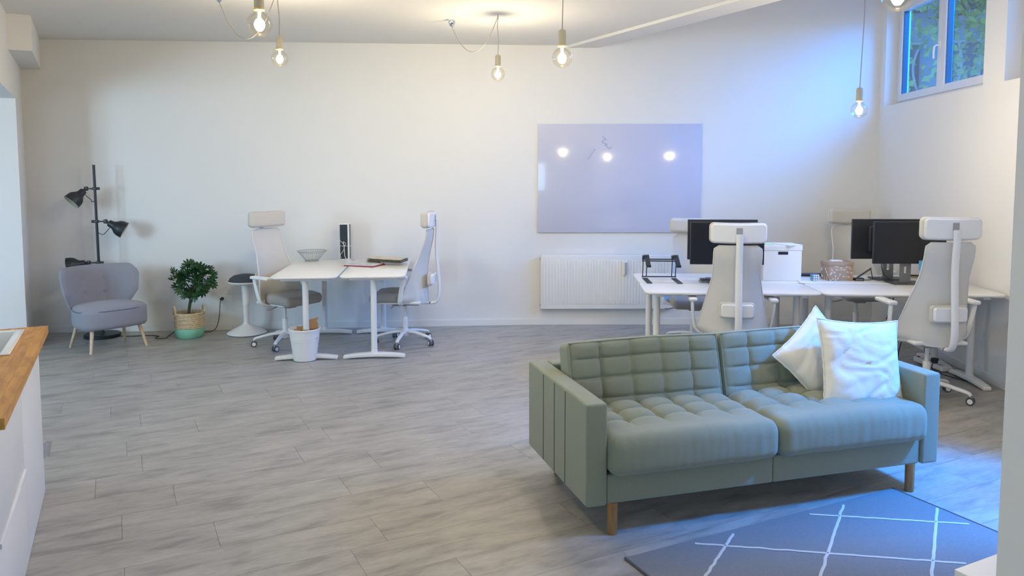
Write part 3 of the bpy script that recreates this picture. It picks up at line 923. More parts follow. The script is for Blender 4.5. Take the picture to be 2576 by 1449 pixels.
rad = empty('radiator', (.322, 8.606, 0), 0, 'white panel radiator with vertical ribs under the glass board', 'radiator')
RWD, RZ0, RZ1 = 1.48, .192, .80
MB().rbox((RWD / 2, .012, (RZ0 + RZ1) / 2), (RWD / 2, .012, (RZ1 - RZ0) / 2), .008, 3).build('front_panel', M['rad'], rad)
MB().rbox((RWD / 2, .062, (RZ0 + RZ1) / 2), (RWD / 2 - .01, .012, (RZ1 - RZ0) / 2 - .01), .006, 2).build('rear_panel', M['rad'], rad)
ribs = MB()
NR = 42
for k in range(NR):
    x = .035 + (RWD - .07) * k / (NR - 1)
    ribs.rbox((x, .0, (RZ0 + RZ1) / 2), (.010, .006, (RZ1 - RZ0) / 2 - .055), .005, 2)
tag(ribs.build('ribs', M['rad'], rad), kind='stuff')
for sx in (0, 1):
    x = .004 + sx * (RWD - .008)
    MB().rbox((x, .042, (RZ0 + RZ1) / 2), (.006, .036, (RZ1 - RZ0) / 2 - .004), .003, 2).build('side_cover', M['rad'], rad)
gr = MB().bbox(.012, RWD - .012, .012, .07, RZ1 - .006, RZ1 - .001)
gr.build('top_grille', M['rad'], rad, smooth=False)
for x in (-.008,):
    for z in (RZ0 + .04, RZ1 - .04):
        MB().tube([(x, .04, z), (x + .012, .04, z)], .012, 10).build('plug', M['grey_plastic'], rad)
for x in (.25, 1.2):
    MB().bbox(x - .015, x + .015, .07, .085, RZ0 + .08, RZ1 - .08).build('wall_bracket', M['rad'], rad, smooth=False)
mt = MB().rbox((.945, -.018, .655), (.022, .012, .075), .005, 3)
mt.build('heat_meter', M['white_plastic'], rad)
MB().rbox((.952, -.031, .655), (.013, .004, .066), .003, 2).build('meter_face', M['meter'], rad)

wdir = (BB - BL).normalized()
ou = empty('wall_outlet', (-3.152, 8.4225 , .349), atan2(wdir.y, wdir.x), 'white double wall socket with one black plug left of the stool', 'outlet')
MB().rbox((0, -.006, 0), (.076, .006, .040), .005, 2).build('cover_plate', M['white_plastic'], ou)
for sx in (-1, 1):
    MB().lathe([(.024, 0), (.026, .003), (.024, .004), (.019, .004), (.018, -.004), (0, -.004)], 24, (sx * .036, -.012, 0), Matrix.Rotation(radians(90), 3, 'X')).build('socket_ring', M['white_plastic'], ou)
MB().tube([(-.036, -.012, 0), (-.036, -.05, 0)], [.019, .016], 16).build('plug', M['cord'], ou)

# lamp cord from the socket to the lamp base
cordp = [(-3.187, 8.37, .345), (-3.19, 8.345, .30), (-3.20, 8.33, .15), (-3.235, 8.30, .03), (-3.33, 8.27, .005), (-3.48, 8.275, .005), (-3.575, 8.20, .03), (-3.60, 8.16, .085), (-3.585, 8.12, .05), (-3.64, 8.06, .006), (-3.62, 7.975, .005), (-3.70, 7.94, .005), (-3.75, 8.0, .005), (-3.74, 8.06, .005), (-3.86, 8.10, .005), (-4.05, 8.06, .005), (-4.2, 8.06, .008)]
tag(MB().tube(smoothpath(cordp, 6), .0042, 6).build('lamp_cord', M['cord']), 'thin dark power cord running along the floor behind the plant', 'cord')

# ------------------------------------------------------------------ floor lamp
LX, LY = -4.335, 8.06
fl_ = empty('floor_lamp', (LX, LY, 0), 0, 'black three-headed floor lamp behind the grey armchair', 'floor lamp')
MB().lathe([(0, .001), (.172, .001), (.178, .006), (.178, .030), (.170, .038), (.03, .042), (.022, .06), (0, .06)], 40).build('base', M['black'], fl_)
MB().tube([(0, 0, .04), (-.018, 0, 1.812)], .0135, 14).build('pole', M['black'], fl_)
def spot(z, side, dirv, arm):
    """one adjustable head: arm clamped on the pole, bell shade pointing along dirv"""
    px = -.018 * z / 1.735
    h = MB().rbox((px, 0, z), (.022, .02, .014), .006, 2)
    h.tube([(px - side * .034, 0, z), (px + side * arm, -.01, z)], .0075, 8)
    h.lathe([(0, -.012), (.014, -.012), (.014, .012), (0, .012)], 12, (px - side * .036, 0, z), Matrix.Rotation(radians(90), 3, 'Y'))
    hd = h.build('lamp_head', M['black'], fl_)
    d = Vector(dirv).normalized()
    j = Vector((px + side * arm, -.01, z))
    MB().rbox(tuple(j), (.018, .014, .022), .007, 2).tube([j, j + d * .05], .016, 10).build('joint', M['black'], hd)
    R_ = Vector((0, 0, 1)).rotation_difference(d).to_matrix()
    c = j + d * .03
    prof = [(0, 0), (.030, .0), (.036, .012), (.038, .045), (.050, .065), (.075, .095), (.084, .125), (.088, .17)]
    MB().lathe(prof, 28, tuple(c), R_).build('shade', M['black'], hd, angle=60)
    MB().lathe([(.086, .169), (.082, .125), (.072, .097), (.046, .067), (0, .06)], 28, tuple(c), R_).build('shade_lining', M['lamp_inner'], hd, angle=60)
    MB().lathe([(0, .065), (.018, .07), (.030, .10), (.026, .13), (0, .142)], 16, tuple(c), R_).build('spot_bulb', M['white_plastic'], hd)
    cp = smoothpath([c + d * .02 + Vector((0, .03, -.02)), c + Vector((-side * .05, .04, -.10)), Vector((px + side * .05, .02, z - .14)), Vector((px, .018, z - .12))], 6)
    MB().tube(cp, .0035, 6).build('head_cord', M['cord'], hd)
spot(1.565, -1, (-.50, -.52, -.69), .085)
spot(1.222, 1, (.80, .30, -.48), .10)
spot(.788, -1, (-.93, -.34, -.14), .10)

# ------------------------------------------------------------------ armchair
ac_az = 130
acx, acy = -4.06, 7.62
arm_c = empty('armchair', (acx, acy, 0), az(ac_az), 'blue-grey button-back cocktail armchair on pale tapered legs', 'armchair')
arm_c.scale = (.93, .93, 1.03)
def acseat(p):
    q = p.copy()
    k = max(0, (p.y + .27) / .57)
    q.x *= (.86 + .16 * min(1, k * 1.3)) * sqrt(1 - .30 * min(1, abs(p.y) / .305) ** 2.2)
    q.y *= sqrt(1 - .30 * min(1, abs(p.x) / .325) ** 2.2)
    if p.z > 0: q.z += .028 * (1 - (p.x / .34) ** 2) * (1 - ((p.y - .02) / .33) ** 2)
    return q
seat = MB().rbox((0, .05, .315), (.355, .33, .10), .05, 5, (14, 14, 2), acseat).build('seat', M['arm_chair'], arm_c, angle=80)
pip = []
for k in range(64):
    a = 2 * pi * k / 64
    ex = .352 * (abs(cos(a)) ** .38) * (1 if cos(a) >= 0 else -1)
    ey = .327 * (abs(sin(a)) ** .38) * (1 if sin(a) >= 0 else -1)
    q = acseat(Vector((ex, ey, .075)))
    pip.append((q.x, q.y + .05, .315 + q.z - .002))
MB().tube(pip, .006, 6, closed=True).build('piping', M['arm_chair_piping'], seat)
def ac_half(t):    # angular half width of the back at height t
    if t < .55: return .80 + .42 * (t / .55) ** .8
    return 1.22 - .05 * ((t - .55) / .45)
def ac_back(u, t, off):
    th = u * ac_half(t)
    top = .40 - 0.0
    hgt = .42 * t
    # rounded shoulders: lower the top towards the sides
    drop = .10 * max(0, (abs(u) - .72) / .28) ** 2.2 * t
    R1 = .355 + .045 * t + off
    x = R1 * sin(th) * 1.02
    y = .10 - (R1 * .98) * cos(th) - .045 * t
    flare = .035 * t * abs(u) ** 2
    return Vector((x * (1 + .06 * t), y + flare, .335 + hgt - drop + .02 * t))
tb = .045
n1_, n2_ = 44, 22
def acb(off, sgn_):
    def fn(a, b):
        u, t_ = 2 * a - 1, b
        pin = (1 - abs(u) ** 8) * (1 - abs(2 * t_ - 1) ** 8)
        tk = off * (max(0, pin) ** .5)
        P = ac_back(u, t_, tk)
        if sgn_ > 0:   # button dimples on the inner face
            for bu in (-.26, .26):
                for bt in (.40, .70):
                    d2_ = ((u - bu) / .10) ** 2 + ((t_ - bt) / .13) ** 2
                    c = Vector((0, .10, P.z)); dirn = (P - c); dirn.z = 0
                    P = P + dirn.normalized() * (.020 * math.exp(-d2_))
        return P
    return fn
g1 = MB().grid(acb(-tb, 1), n1_, n2_); g2 = MB().grid(acb(tb, -1), n1_, n2_)
mb = MB(); mb.add(g1.v, [f[::-1] for f in g1.f]); mb.add(g2.v, g2.f)
bk = mb.build('backrest', M['arm_chair'], arm_c, angle=80)
for bu in (-.26, .26):
    for bt in (.40, .70):
        P = acb(-tb, 1)((bu + 1) / 2, bt)
        d = Vector((0, .10, P.z)) - P; d.z = 0; d.normalize()
        R_ = Vector((0, 0, 1)).rotation_difference(d).to_matrix()
        MB().lathe([(.019, -.004), (.018, .004), (.010, .009), (0, .010)], 16, tuple(P), R_).build('button', M['arm_chair'], bk)
for sx in (-1, 1):
    for (y, ty) in ((.245, .315), (-.135, -.215)):
        MB().tube([(sx * .235, y, .235), (sx * .285, ty, .0)], [.021, .0125], 16).build('leg', M['birch'], arm_c)

# ------------------------------------------------------------------ potted plant
pot = empty('potted_plant', (-3.40, 8.035, 0), 0, 'umbrella tree in a seagrass basket with mint green base', 'plant')
MB().lathe([(0, .002), (.118, .002), (.126, .008), (.145, .06), (.150, .10), (.147, .108)], 36).build('basket_base', M['mint'], pot)
prof = []
for k in range(25):
    z = .106 + .165 * k / 24
    prof.append((.149 + .004 * sin(k * 2.1) + .002 * (k % 2), z))
prof += [(.140, .272), (.135, .262), (.136, .20)]
MB().lathe(prof, 40).build('basket', M['straw'], pot, angle=60)
for sx in (-1, 1):
    pth = smoothpath([(sx * .144 - sx * .0, -.05, .25), (sx * .146, -.045, .30), (sx * .146, -.02, .335), (sx * .146, .015, .335), (sx * .146, .04, .30), (sx * .144, .045, .25)], 5)
    R_ = Matrix.Rotation(radians(35), 3, 'Z')
    MB().tube([R_ @ Vector(q) for q in pth], .0085, 8, flat=(1.3, .6)).build('handle', M['straw'], pot)
MB().lathe([(.134, .235), (.07, .245), (0, .25)], 24).build('soil', M['soil'], pot)
tr = MB().tube(smoothpath([(-.005, 0, .24), (.005, 0, .32), (.018, .005, .40), (.028, 0, .46)], 4), .015, 8)
tr.tube(smoothpath([(.028, 0, .45), (.05, .01, .54), (.07, .0, .64), (.075, .01, .72)], 4), .010, 7)
tr.tube(smoothpath([(.028, 0, .45), (.01, -.01, .53), (-.05, -.01, .62), (-.07, 0, .70)], 4), .009, 7)
tr.tube(smoothpath([(.03, 0, .47), (.08, -.02, .53), (.13, -.02, .57)], 4), .008, 7)
tr.build('trunk', M['bark'], pot)
# one palmate leaf, seven leaflets, in the xz-plane of its own frame (stalk along +z)
lf = MB()
lf.tube([(0, 0, 0), (0, 0, .05)], .0022, 5)
for k in range(7):
    a = radians(-90 + 30 * k) * 1.05
    ln = .062 if k in (0, 6) else .078
    d = Vector((sin(a), 0, cos(a))); s_ = Vector((d.z, 0, -d.x))
    b0_ = Vector((0, 0, .05)) + d * .012
    P = [b0_, b0_ + d * ln * .35 + s_ * .012 + Vector((0, .004, 0)), b0_ + d * ln * .75 + s_ * .013 + Vector((0, .001, 0)), b0_ + d * ln + Vector((0, -.010, 0)),
         b0_ + d * ln * .75 - s_ * .013 + Vector((0, .001, 0)), b0_ + d * ln * .35 - s_ * .012 + Vector((0, .004, 0)), b0_ + d * ln * .4 + Vector((0, -.004, 0)), b0_ + d * ln * .75 + Vector((0, -.006, 0))]
    lf.add(P, [(0, 1, 6), (0, 6, 5), (1, 2, 7, 6), (6, 7, 4, 5), (2, 3, 7), (7, 3, 4)])
leaf0 = lf.build('leaf', M['leaf'], pot, angle=80)
rl_ = random.Random(11)
first = True
for k in range(84):
    # crown: loose, wider to the upper right
    for _ in range(50):
        x, y, z = rl_.uniform(-.22, .32), rl_.uniform(-.2, .2), rl_.uniform(.40, .79)
        ex = (x - (.045 + .10 * (.70 - z))) / .205
        if ex * ex + (y / .20) ** 2 + ((z - .605) / .19) ** 2 < 1.0: break
    P = Vector((x, y, z))
    outd = (P - Vector((.02, 0, .56))).normalized()
    dirn = (outd + Vector((rl_.uniform(-.35, .35), rl_.uniform(-.5, .2), rl_.uniform(-.5, .35)))).normalized()
    o = leaf0 if first else leaf0.copy()
    if not first:
        COL.objects.link(o); o.parent = pot
    first = False
    q = dirn.to_track_quat('Z', 'Y') @ Matrix.Rotation(rl_.uniform(0, 2 * pi), 4, 'Z').to_quaternion()
    o.rotation_mode = 'QUATERNION'; o.rotation_quaternion = q
    o.location = P - dirn * .06
    s_ = rl_.uniform(.72, 1.0); o.scale = (s_, s_, s_)

# ------------------------------------------------------------------ standing stool
st = empty('standing_stool', (-2.86, 8.215, 0), 0, 'white standing stool with a domed charcoal seat left of the desks', 'stool')
MB().lathe([(0, .002), (.195, .002), (.205, .008), (.205, .014), (.195, .022), (.14, .05), (.07, .085), (.038, .105), (.032, .125), (0, .125)], 40).build('base', M['white_plastic'], st)
MB().lathe([(0, .11), (.0285, .11), (.034, .30), (.034, .305), (0, .305)], 24).build('lower_column', M['white_plastic'], st)
MB().lathe([(0, .30), (.036, .30), (.044, .545), (0, .545)], 24).build('upper_column', M['white_plastic'], st)
MB().lathe([(0, .535), (.13, .540), (.172, .555), (.178, .565), (.172, .572), (0, .572)], 40).build('seat_rim', M['white_plastic'], st)
MB().lathe([(.172, .570), (.174, .578), (.160, .605), (.12, .632), (.06, .644), (0, .646)], 40).build('seat_pad', M['stool_top'], st)

# ------------------------------------------------------------------ waste bin with folded cardboard
bn = empty('waste_bin', (-1.915, 7.03, 0), 0, 'white tapered wastebasket in front of the left desk', 'bin')
MB().lathe([(0, .003), (.100, .003), (.104, .006), (.122, .15), (.140, .282), (.146, .284), (.147, .296), (.141, .299), (.137, .294), (.119, .15), (.101, .012), (0, .010)], 44).build('bucket', M['white_plastic'], bn)
gv = MB()
for z in (.19, .205, .22): 
    r_ = .104 + (.140 - .104) * (z - .006) / .276 + .0012
    gv.tube([(r_ * cos(2 * pi * k / 40), r_ * sin(2 * pi * k / 40), z) for k in range(40)], .0016, 5, closed=True)
gv.build('groove_ring', M['white_plastic'], bn)
MB().lathe([(.0, 0), (.011, 0), (.011, .002), (0, .002)], 16, (.112, -.04, .20), Vector((0, 0, 1)).rotation_difference(Vector((.94, -.34, -.1))).to_matrix()).build('emblem', M['grey_plastic'], bn)
cb_ = empty('folded_cardboard', (-1.915, 7.03, .012), radians(8), 'torn brown cardboard stuffed into the white wastebasket', 'cardboard')
def sheet(P0, ex, ez, w, hgt, th, outline=None):
    ex, ez = Vector(ex).normalized(), Vector(ez).normalized(); ny = ex.cross(ez).normalized()
    ol = outline or [(0, 0), (1, 0), (1, 1), (0, 1)]
    A_ = [Vector(P0) + ex * (a * w) + ez * (b * hgt) for a, b in ol]
    B_ = [p_ + ny * th for p_ in A_]
    n = len(A_)
    return MB().add(A_ + B_, [tuple(range(n))[::-1], tuple(range(n, 2 * n))] + [(i, (i + 1) % n, n + (i + 1) % n, n + i) for i in range(n)])
sheet((-.075, .02, .0), (1, .12, 0), (.10, .05, 1), .16, .375, .004, [(0, 0), (1, 0), (1, .86), (.93, .90), (1.0, 1.0), (.25, .93), (.16, .82), (0, .76)]).build('flap', M['cardboard'], cb_, smooth=False)
sheet((-.08, -.035, .02), (1, -.06, 0), (-.03, -.10, 1), .16, .265, .004, [(0, 0), (1, 0), (1, .98), (.5, 1.0), (.45, .96), (0, 1.02)]).build('flap', M['cardboard'], cb_, smooth=False)
sheet((-.08, .045, .02), (1, .0, 0), (.0, .16, 1), .15, .27, .004).build('flap', M['cardboard'], cb_, smooth=False)
sheet((-.098, .0, .262), (1, .1, .06), (.1, 1, .02), .19, .055, .004).build('flap', M['cardboard'], cb_, smooth=False)

# ------------------------------------------------------------------ things on the left desks
bw = empty('wire_bowl', (-2.145, 8.225, ZL), 0, 'shallow round wire fruit bowl on the left desk', 'bowl')
ring = lambda r_, z, rr: MB().tube([(r_ * cos(2 * pi * k / 36), r_ * sin(2 * pi * k / 36), z) for k in range(36)], rr, 6, closed=True)
ring(.152, .108, .0038).build('rim', M['wire'], bw)
ring(.068, .006, .0048).build('base_ring', M['wire'], bw)
ring(.134, .092, .002).build('upper_ring', M['wire'], bw)
for k in range(40):
    a = 2 * pi * k / 40
    if k == 0:
        w0 = MB().tube(smoothpath([(.066, 0, .006), (.095, 0, .04), (.125, 0, .078), (.152, 0, .108)], 3), .0014, 5).build('wire', M['wire'], bw)
    else:
        w_ = w0.copy(); COL.objects.link(w_); w_.parent = bw; w_.rotation_euler.z = a
bot = MB()
for k in range(-5, 6):
    x = k * .0115; y = sqrt(max(0, .066 ** 2 - x * x))
    bot.tube([(x, -y, .004), (x, y, .004)], .0012, 5)
bot.build('base_wires', M['wire'], bw)

pcx = empty('shelf_box', (-1.815, 8.325, ZL), radians(4), 'tall narrow white box with black front tied with pale string', 'box')
MB().bbox(-.052, .052, .0, .10, .0, .395).build('casing', M['white_plastic'], pcx, smooth=False)
MB().bbox(-.047, .034, -.004, .0, .012, .383).build('front_panel', M['screen'], pcx, smooth=False)
MB().bbox(.046, .0545, .01, .09, .012, .383).build('side_panel', M['screen'], pcx, smooth=False)
sg_ = MB().tube([(-.054, -.006, .152), (.056, -.006, .150), (.057, .104, .150), (-.055, .104, .152)], .0022, 6, closed=True)
sg_.tube(smoothpath([(-.05, -.008, .215), (-.02, -.009, .185), (.0, -.01, .152), (-.012, -.01, .10), (-.045, -.010, .055), (-.035, -.01, .02)], 5), .0022, 6)
sg_.tube(smoothpath([(-.012, -.010, .20), (-.004, -.012, .155), (.0, -.012, .09), (.004, -.012, .04), (.022, -.012, .006)], 5), .0036, 6)
sg_.tube(smoothpath([(-.01, -.012, .20), (.012, -.014, .185), (.014, -.012, .168), (.0, -.011, .155)], 5), .002, 6)
sg_.build('string', M['paper'], pcx)

def flat_thing(name, label, cat, c, sx, sy, rz, z0, th, mat_, group=None, sag=0.0, seed=0):
    o = MB().rbox((0, 0, th / 2), (sx / 2, sy / 2, th / 2), min(.0015, th * .4), 1, (8, 8, 1), lambda p: Vector((p.x, p.y, p.z + (sag * ((p.x / (sx / 2)) ** 2) + .0012 * noise.noise(Vector((p.x * 14, p.y * 14, seed)))) * (1 if p.z > 0 else .0))))
    ob = o.build(name, mat_)
    ob.location = (c[0], c[1], z0); ob.rotation_euler.z = rz
    tag(ob, label, cat, group)
    return ob
flat_thing('magazine', 'magazine with dark red edge at the bottom of the paper pile', 'magazine', (-1.50, 7.80), .34, .24, radians(-22), ZL, .010, M['red'])
flat_thing('magazine', 'pale printed magazine lying on the dark red one', 'magazine', (-1.505, 7.815), .335, .235, radians(-18), ZL + .0105, .009, M['print'], seed=3)
flat_thing('magazine', 'loose printed papers fanned on top of the magazine pile', 'papers', (-1.53, 7.87), .29, .21, radians(-34), ZL + .0205, .005, M['print'], seed=5)
nw = MB()
def newsfold(z0, dx, rz, sc):
    R_ = Matrix.Rotation(rz, 3, 'Z')
    def f1(a, b):
        x, y = (a - .5) * .36 * sc, (b - .5) * .26
        return R_ @ Vector((x + dx, y, z0 + .012 * (1 - a) + .003 * noise.noise(Vector((a * 5, b * 5, z0 * 100)))))
    g = MB().grid(f1, 10, 8)
    nw.add(g.v, g.f)
    g2 = MB().grid(lambda a, b: f1(a, b) - Vector((0, 0, .0035)), 10, 8)
    nw.add(g2.v, [f[::-1] for f in g2.f])
for k, (z0, dx, rz) in enumerate(((.006, .0, .02), (.012, -.01, -.05), (.019, .006, .06), (.027, -.004, -.02), (.034, .0, .04))):
    newsfold(z0, dx, rz, 1.0)
no = nw.build('newspaper', M['news'])
no.location = (-1.285, 7.94, ZL + .0225); no.rotation_euler.z = radians(-12)
tag(no, 'folded stack of grey newspapers lying right of the magazines', 'newspaper')

# ------------------------------------------------------------------ monitors
def make_monitor():
    """27 inch monitor: screen faces local -y; origin on the desk under the column"""
    o = empty('monitor')
    MB().rbox((0, -.035, .358), (.307, .014, .180), .004, 2).build('housing', M['bezel'], o)
    MB().bbox(-.302, .302, -.0503, -.0492, .187, .532).build('screen', M['screen'], o, smooth=False)
    MB().rbox((0, -.01, .36), (.17, .022, .12), .015, 3).build('rear_bulge', M['bezel'], o)
    c = MB()
    # upright with an oval cable hole
    c.bbox(-.045, -.014, .012, .030, .008, .40).bbox(.014, .045, .012, .030, .008, .40)
    c.bbox(-.014, .014, .012, .030, .008, .085).bbox(-.014, .014, .012, .030, .150, .40)
    c.build('stand_column', M['stand'], o, smooth=False)
    MB().rbox((0, .02, .006), (.135, .10, .0055), .004, 2).build('stand_base', M['plate'], o)
    return o
mon0 = make_monitor()
mons = [(rdesk(.725, .47), DR - radians(1), 0.0, 'black monitor behind the near chair, its left edge beside the laptop riser'),
        (rdesk(.76, .78), DR + pi, 0.02, 'black monitor rising behind the nearer one on the radiator-side desks'),
        (Vector((3.395, 6.60)), DR + radians(3), 0.0, 'black monitor on a grey stand holding blue sticky notes'),
        (Vector((3.375, 6.905)), DR + pi + radians(2), 0.0, 'black monitor back to back behind the sticky note monitor')]
for i, (q, rz, dz, lb) in enumerate(mons):
    o = mon0 if i == 0 else copy_tree(mon0)
    o.location = (q.x, q.y, ZR); o.rotation_euler.z = rz
    tag(o, lb, 'monitor', 'black desk monitors')

# sticky notes on the right monitor
for k, (x, z, w) in enumerate(((3.505, .952, .075), (3.585, .95, .07))):
    n_ = MB().grid(lambda a, b: Vector(((a - .5) * w, -.004 - .012 * (1 - b) ** 2, (b - 1) * .085)), 4, 6)
    g2 = MB().grid(lambda a, b: Vector(((a - .5) * w, -.0032 - .012 * (1 - b) ** 2, (b - 1) * .085)), 4, 6)
    n_.add(g2.v, [f[::-1] for f in g2.f])
    ob = n_.build('sticky_note', M['blue_note'])
    ob.location = (x, 6.548 - .05 * (x - 3.4), z + .02); ob.rotation_euler.z = DR + radians(3)
    tag(ob, ['blue sticky note hanging under the right monitor, left one of two', 'blue sticky note hanging under the right monitor, right one of two'][k], 'sticky note', 'blue sticky notes')

# ------------------------------------------------------------------ laptop riser
ls = empty('laptop_riser', (1.305, 6.86, ZR), DR - radians(1), 'black metal laptop riser standing empty on the desk', 'laptop stand')
for x in (-.115, .145):
    MB().add([(x - .0, -.24, .0), (x + .045, -.24, .0), (x + .03, .10, .0), (x - .015, .10, .0), (x, -.24, .005), (x + .045, -.24, .005), (x + .03, .10, .005), (x - .015, .10, .005)],
             [(0, 3, 2, 1), (4, 5, 6, 7), (0, 1, 5, 4), (1, 2, 6, 5), (2, 3, 7, 6), (3, 0, 4, 7)]).build('foot', M['black'], ls, smooth=False)
    for dx in (-.012, .022):
        MB().tube([(x + dx, .10, .015), (x + dx + .004, .08, .178)], .0042, 8).build('upright', M['black'], ls)
    R_ = Matrix.Rotation(radians(20), 3, 'X')
    MB().box((x + .022, -.02, .172), (.042, .24, .006), rot=R_).box((x + .022, -.132, .138), (.042, .006, .022), rot=R_).build('support_arm', M['black'], ls, smooth=False)
    MB().rbox((x + .005, .085, .195), (.022, .03, .016), .005, 2).build('hinge', M['black'], ls)
for z, y in ((.016, .10), (.176, .085), (.160, .088)):
    MB().tube([(-.135, y, z), (.175, y, z)], .0055, 8).build('crossbar', M['black'], ls)

lp_ = empty('hard_drive_stack', (1.70, 6.71, ZR), DR + radians(8), 'small stack of dark grey drives left of the near white chair', 'electronics')
MB().rbox((0, 0, .009), (.055, .04, .009), .004, 2).build('lower_drive', M['stand'], lp_)
MB().rbox((.004, .002, .026), (.05, .037, .007), .004, 2).build('upper_drive', M['plate'], lp_)

# ------------------------------------------------------------------ storage boxes
wbx = empty('storage_box', (2.398, 6.93, ZR), DR, 'white cardboard storage box with lid and dark hand hole', 'box')
MB().rbox((0, 0, .138), (.165, .16, .137), .003, 2).build('body', M['paper'], wbx)
MB().rbox((0, 0, .293), (.170, .165, .021), .003, 2).build('lid', M['paper'], wbx)
MB().rbox((.004, -.1605, .248), (.043, .002, .013), .0015, 1).build('hand_hole', M['slot'], wbx)
pd = MB().rbox((0, 0, .004), (.075, .11, .004), .002, 1).build('card_sheet', M['paper'])
pd.location = (2.46, 6.86, ZR + .3145); pd.rotation_euler = (0, 0, DR + radians(24))
tag(pd, 'white card lying askew on top of the white storage box', 'card')
pd2 = MB().rbox((0, 0, .002), (.05, .07, .002), .001, 1).build('card_sheet', mat('pale_green_card', (.55, .75, .45), .8))
pd2.location = (2.29, 6.90, ZR + .3145); pd2.rotation_euler = (0, 0, DR - radians(10))
tag(pd2, 'small pale green card on the white storage box lid', 'card')

kb = empty('gift_box', (2.905, 6.855, ZR), DR + radians(6), 'brown kraft gift box printed with white circuit lines', 'box')
MB().rbox((0, 0, .078), (.108, .085, .078), .002, 1).build('body', M['kraft'], kb)
MB().rbox((0, 0, .150), (.112, .089, .016), .002, 1).build('lid', M['kraft'], kb)
pr_ = MB()
rk = random.Random(4)
def circ(x, z, r_, y): pr_.tube([(x + r_ * cos(2 * pi * k / 12), y, z + r_ * sin(2 * pi * k / 12)) for k in range(12)], .0016, 4, closed=True)
Yf = -.0862
for (x0, z0, x1, z1) in ((-.085, .10, -.06, .075), (-.04, .125, .0, .115), (-.045, .10, .03, .10), (-.07, .02, -.095, .005), (-.01, .06, -.03, .02), (.02, .04, .07, .035), (.055, .08, .095, .072), (.07, .125, .08, .11), (-.055, .13, -.07, .145), (-.03, .135, -.01, .148), (-.095, .06, -.085, .075), (-.05, .045, -.05, .01), (.03, .14, .05, .125)):
    pr_.tube([(x0, Yf, z0), (x1, Yf, z1)], .0016, 4)
    circ(x1, z1, .006, Yf); circ(x0, z0, .005, Yf)
Xf = -.1092
for k in range(9):
    y0_, z0_ = rk.uniform(-.07, .07), rk.uniform(.015, .12)
    y1_, z1_ = y0_ + rk.uniform(-.03, .03), z0_ + rk.uniform(-.03, .03)
    pr_.tube([(Xf, y0_, z0_), (Xf, y1_, z1_)], .0016, 4)
    pr_.tube([(Xf, y1_ + .006 * cos(2 * pi * j / 10), z1_ + .006 * sin(2 * pi * j / 10)) for j in range(10)], .0015, 4, closed=True)
pr_.build('printed_lines', M['paper'], kb)
rb_ = MB().rbox((-.01, .0, .171), (.05, .03, .006), .004, 2, (4, 4, 1), lambda p: Vector((p.x, p.y, p.z + .006 * noise.noise(Vector((p.x * 40, p.y * 40, 0))))))
rb_ = rb_.build('tissue', M['paper']); rb_.location = (2.905, 6.855, ZR); rb_.rotation_euler.z = DR
tag(rb_, 'crumpled white tissue on the kraft gift box', 'tissue')

rc = empty('puzzle_cube', (2.688, 6.80, ZR), DR + radians(8), 'small twisty puzzle cube with pale and dark tiles beside the kraft box', 'puzzle')
MB().rbox((0, 0, .029), (.0285, .0285, .0285), .002, 1).build('body', M['slot'], rc)
cols = [mat('cube_white', (.7, .72, .72), .4), mat('cube_blue', (.08, .22, .5), .4), mat('cube_teal', (.2, .5, .55), .4)]
for (nrm, mm) in (('y', 0), ('x', 2), ('z', 1)):
    tl = MB()
    for i in (-1, 0, 1):
        for j in (-1, 0, 1):
            a, b = i * .019, j * .019
            if nrm == 'y': tl.bbox(a - .0078, a + .0078, -.0292, -.0284, .029 + b - .0078, .029 + b + .0078)
            if nrm == 'x': tl.bbox(-.0292, -.0284, a - .0078, a + .0078, .029 + b - .0078, .029 + b + .0078)
            if nrm == 'z': tl.bbox(a - .0078, a + .0078, b - .0078, b + .0078, .0574, .0582)
    tl.build('tile_face', cols[mm], rc, smooth=False)

kbd = empty('keyboard', (2.80, 7.13, ZR), DR, 'slim black keyboard on the far desk behind the puzzle cube', 'keyboard')
MB().rbox((0, 0, .008), (.16, .06, .007), .004, 2).build('tray', M['bezel'], kbd)
kk = MB()
for i in range(14):
    for j in range(5): kk.rbox((-.146 + i * .0225, -.046 + j * .023, .017), (.009, .009, .003), .002, 1)
tag(kk.build('keys', M['plate'], kbd), kind='stuff')
dk = empty('docking_station', (3.075, 6.80, ZR), DR, 'small dark docking station right of the kraft box', 'electronics')
MB().rbox((0, 0, .012), (.04, .03, .012), .003, 2).build('body', M['bezel'], dk)
MB().bbox(-.03, .03, -.0305, -.029, .006, .018).build('port_strip', M['stand'], dk, smooth=False)
tag(MB().tube(smoothpath([(3.11, 6.80, ZR + .006), (3.16, 6.79, ZR + .005), (3.22, 6.82, ZR + .014), (3.275, 6.83, ZR + .02)], 6), .003, 6).build('dock_cable', M['cord']), 'thin black cable from the docking station to the monitor base', 'cable')
# tablet leaning against the rear monitor stand
tb_ = empty('tablet', (3.15, 6.86, ZR + .004), radians(-25), 'black tablet propped at a slant under the right monitors', 'tablet')
MB().box((.0, .0, .055), (.15, .10, .007), rot=Matrix.Rotation(radians(-38), 3, 'Y')).build('slab', M['bezel'], tb_, smooth=False)
MB().tube([(.055, 0, .09), (.075, 0, .0)], .004, 6).build('kickstand', M['bezel'], tb_)
for i, (pts, lb) in enumerate((
    ([(3.30, 6.72, 1.02), (3.25, 6.74, .93), (3.27, 6.75, .84), (3.32, 6.74, .785)], 'black cable looping down behind the left side of the right monitor'),
    ([(3.45, 6.70, 1.02), (3.42, 6.72, .93), (3.47, 6.76, .90), (3.56, 6.80, .98)], 'black cable looping below the right monitor beside the notes'))):
    tag(MB().tube(smoothpath(pts, 8), .004, 6).build('monitor_cable', M['cord']), lb, 'cable')
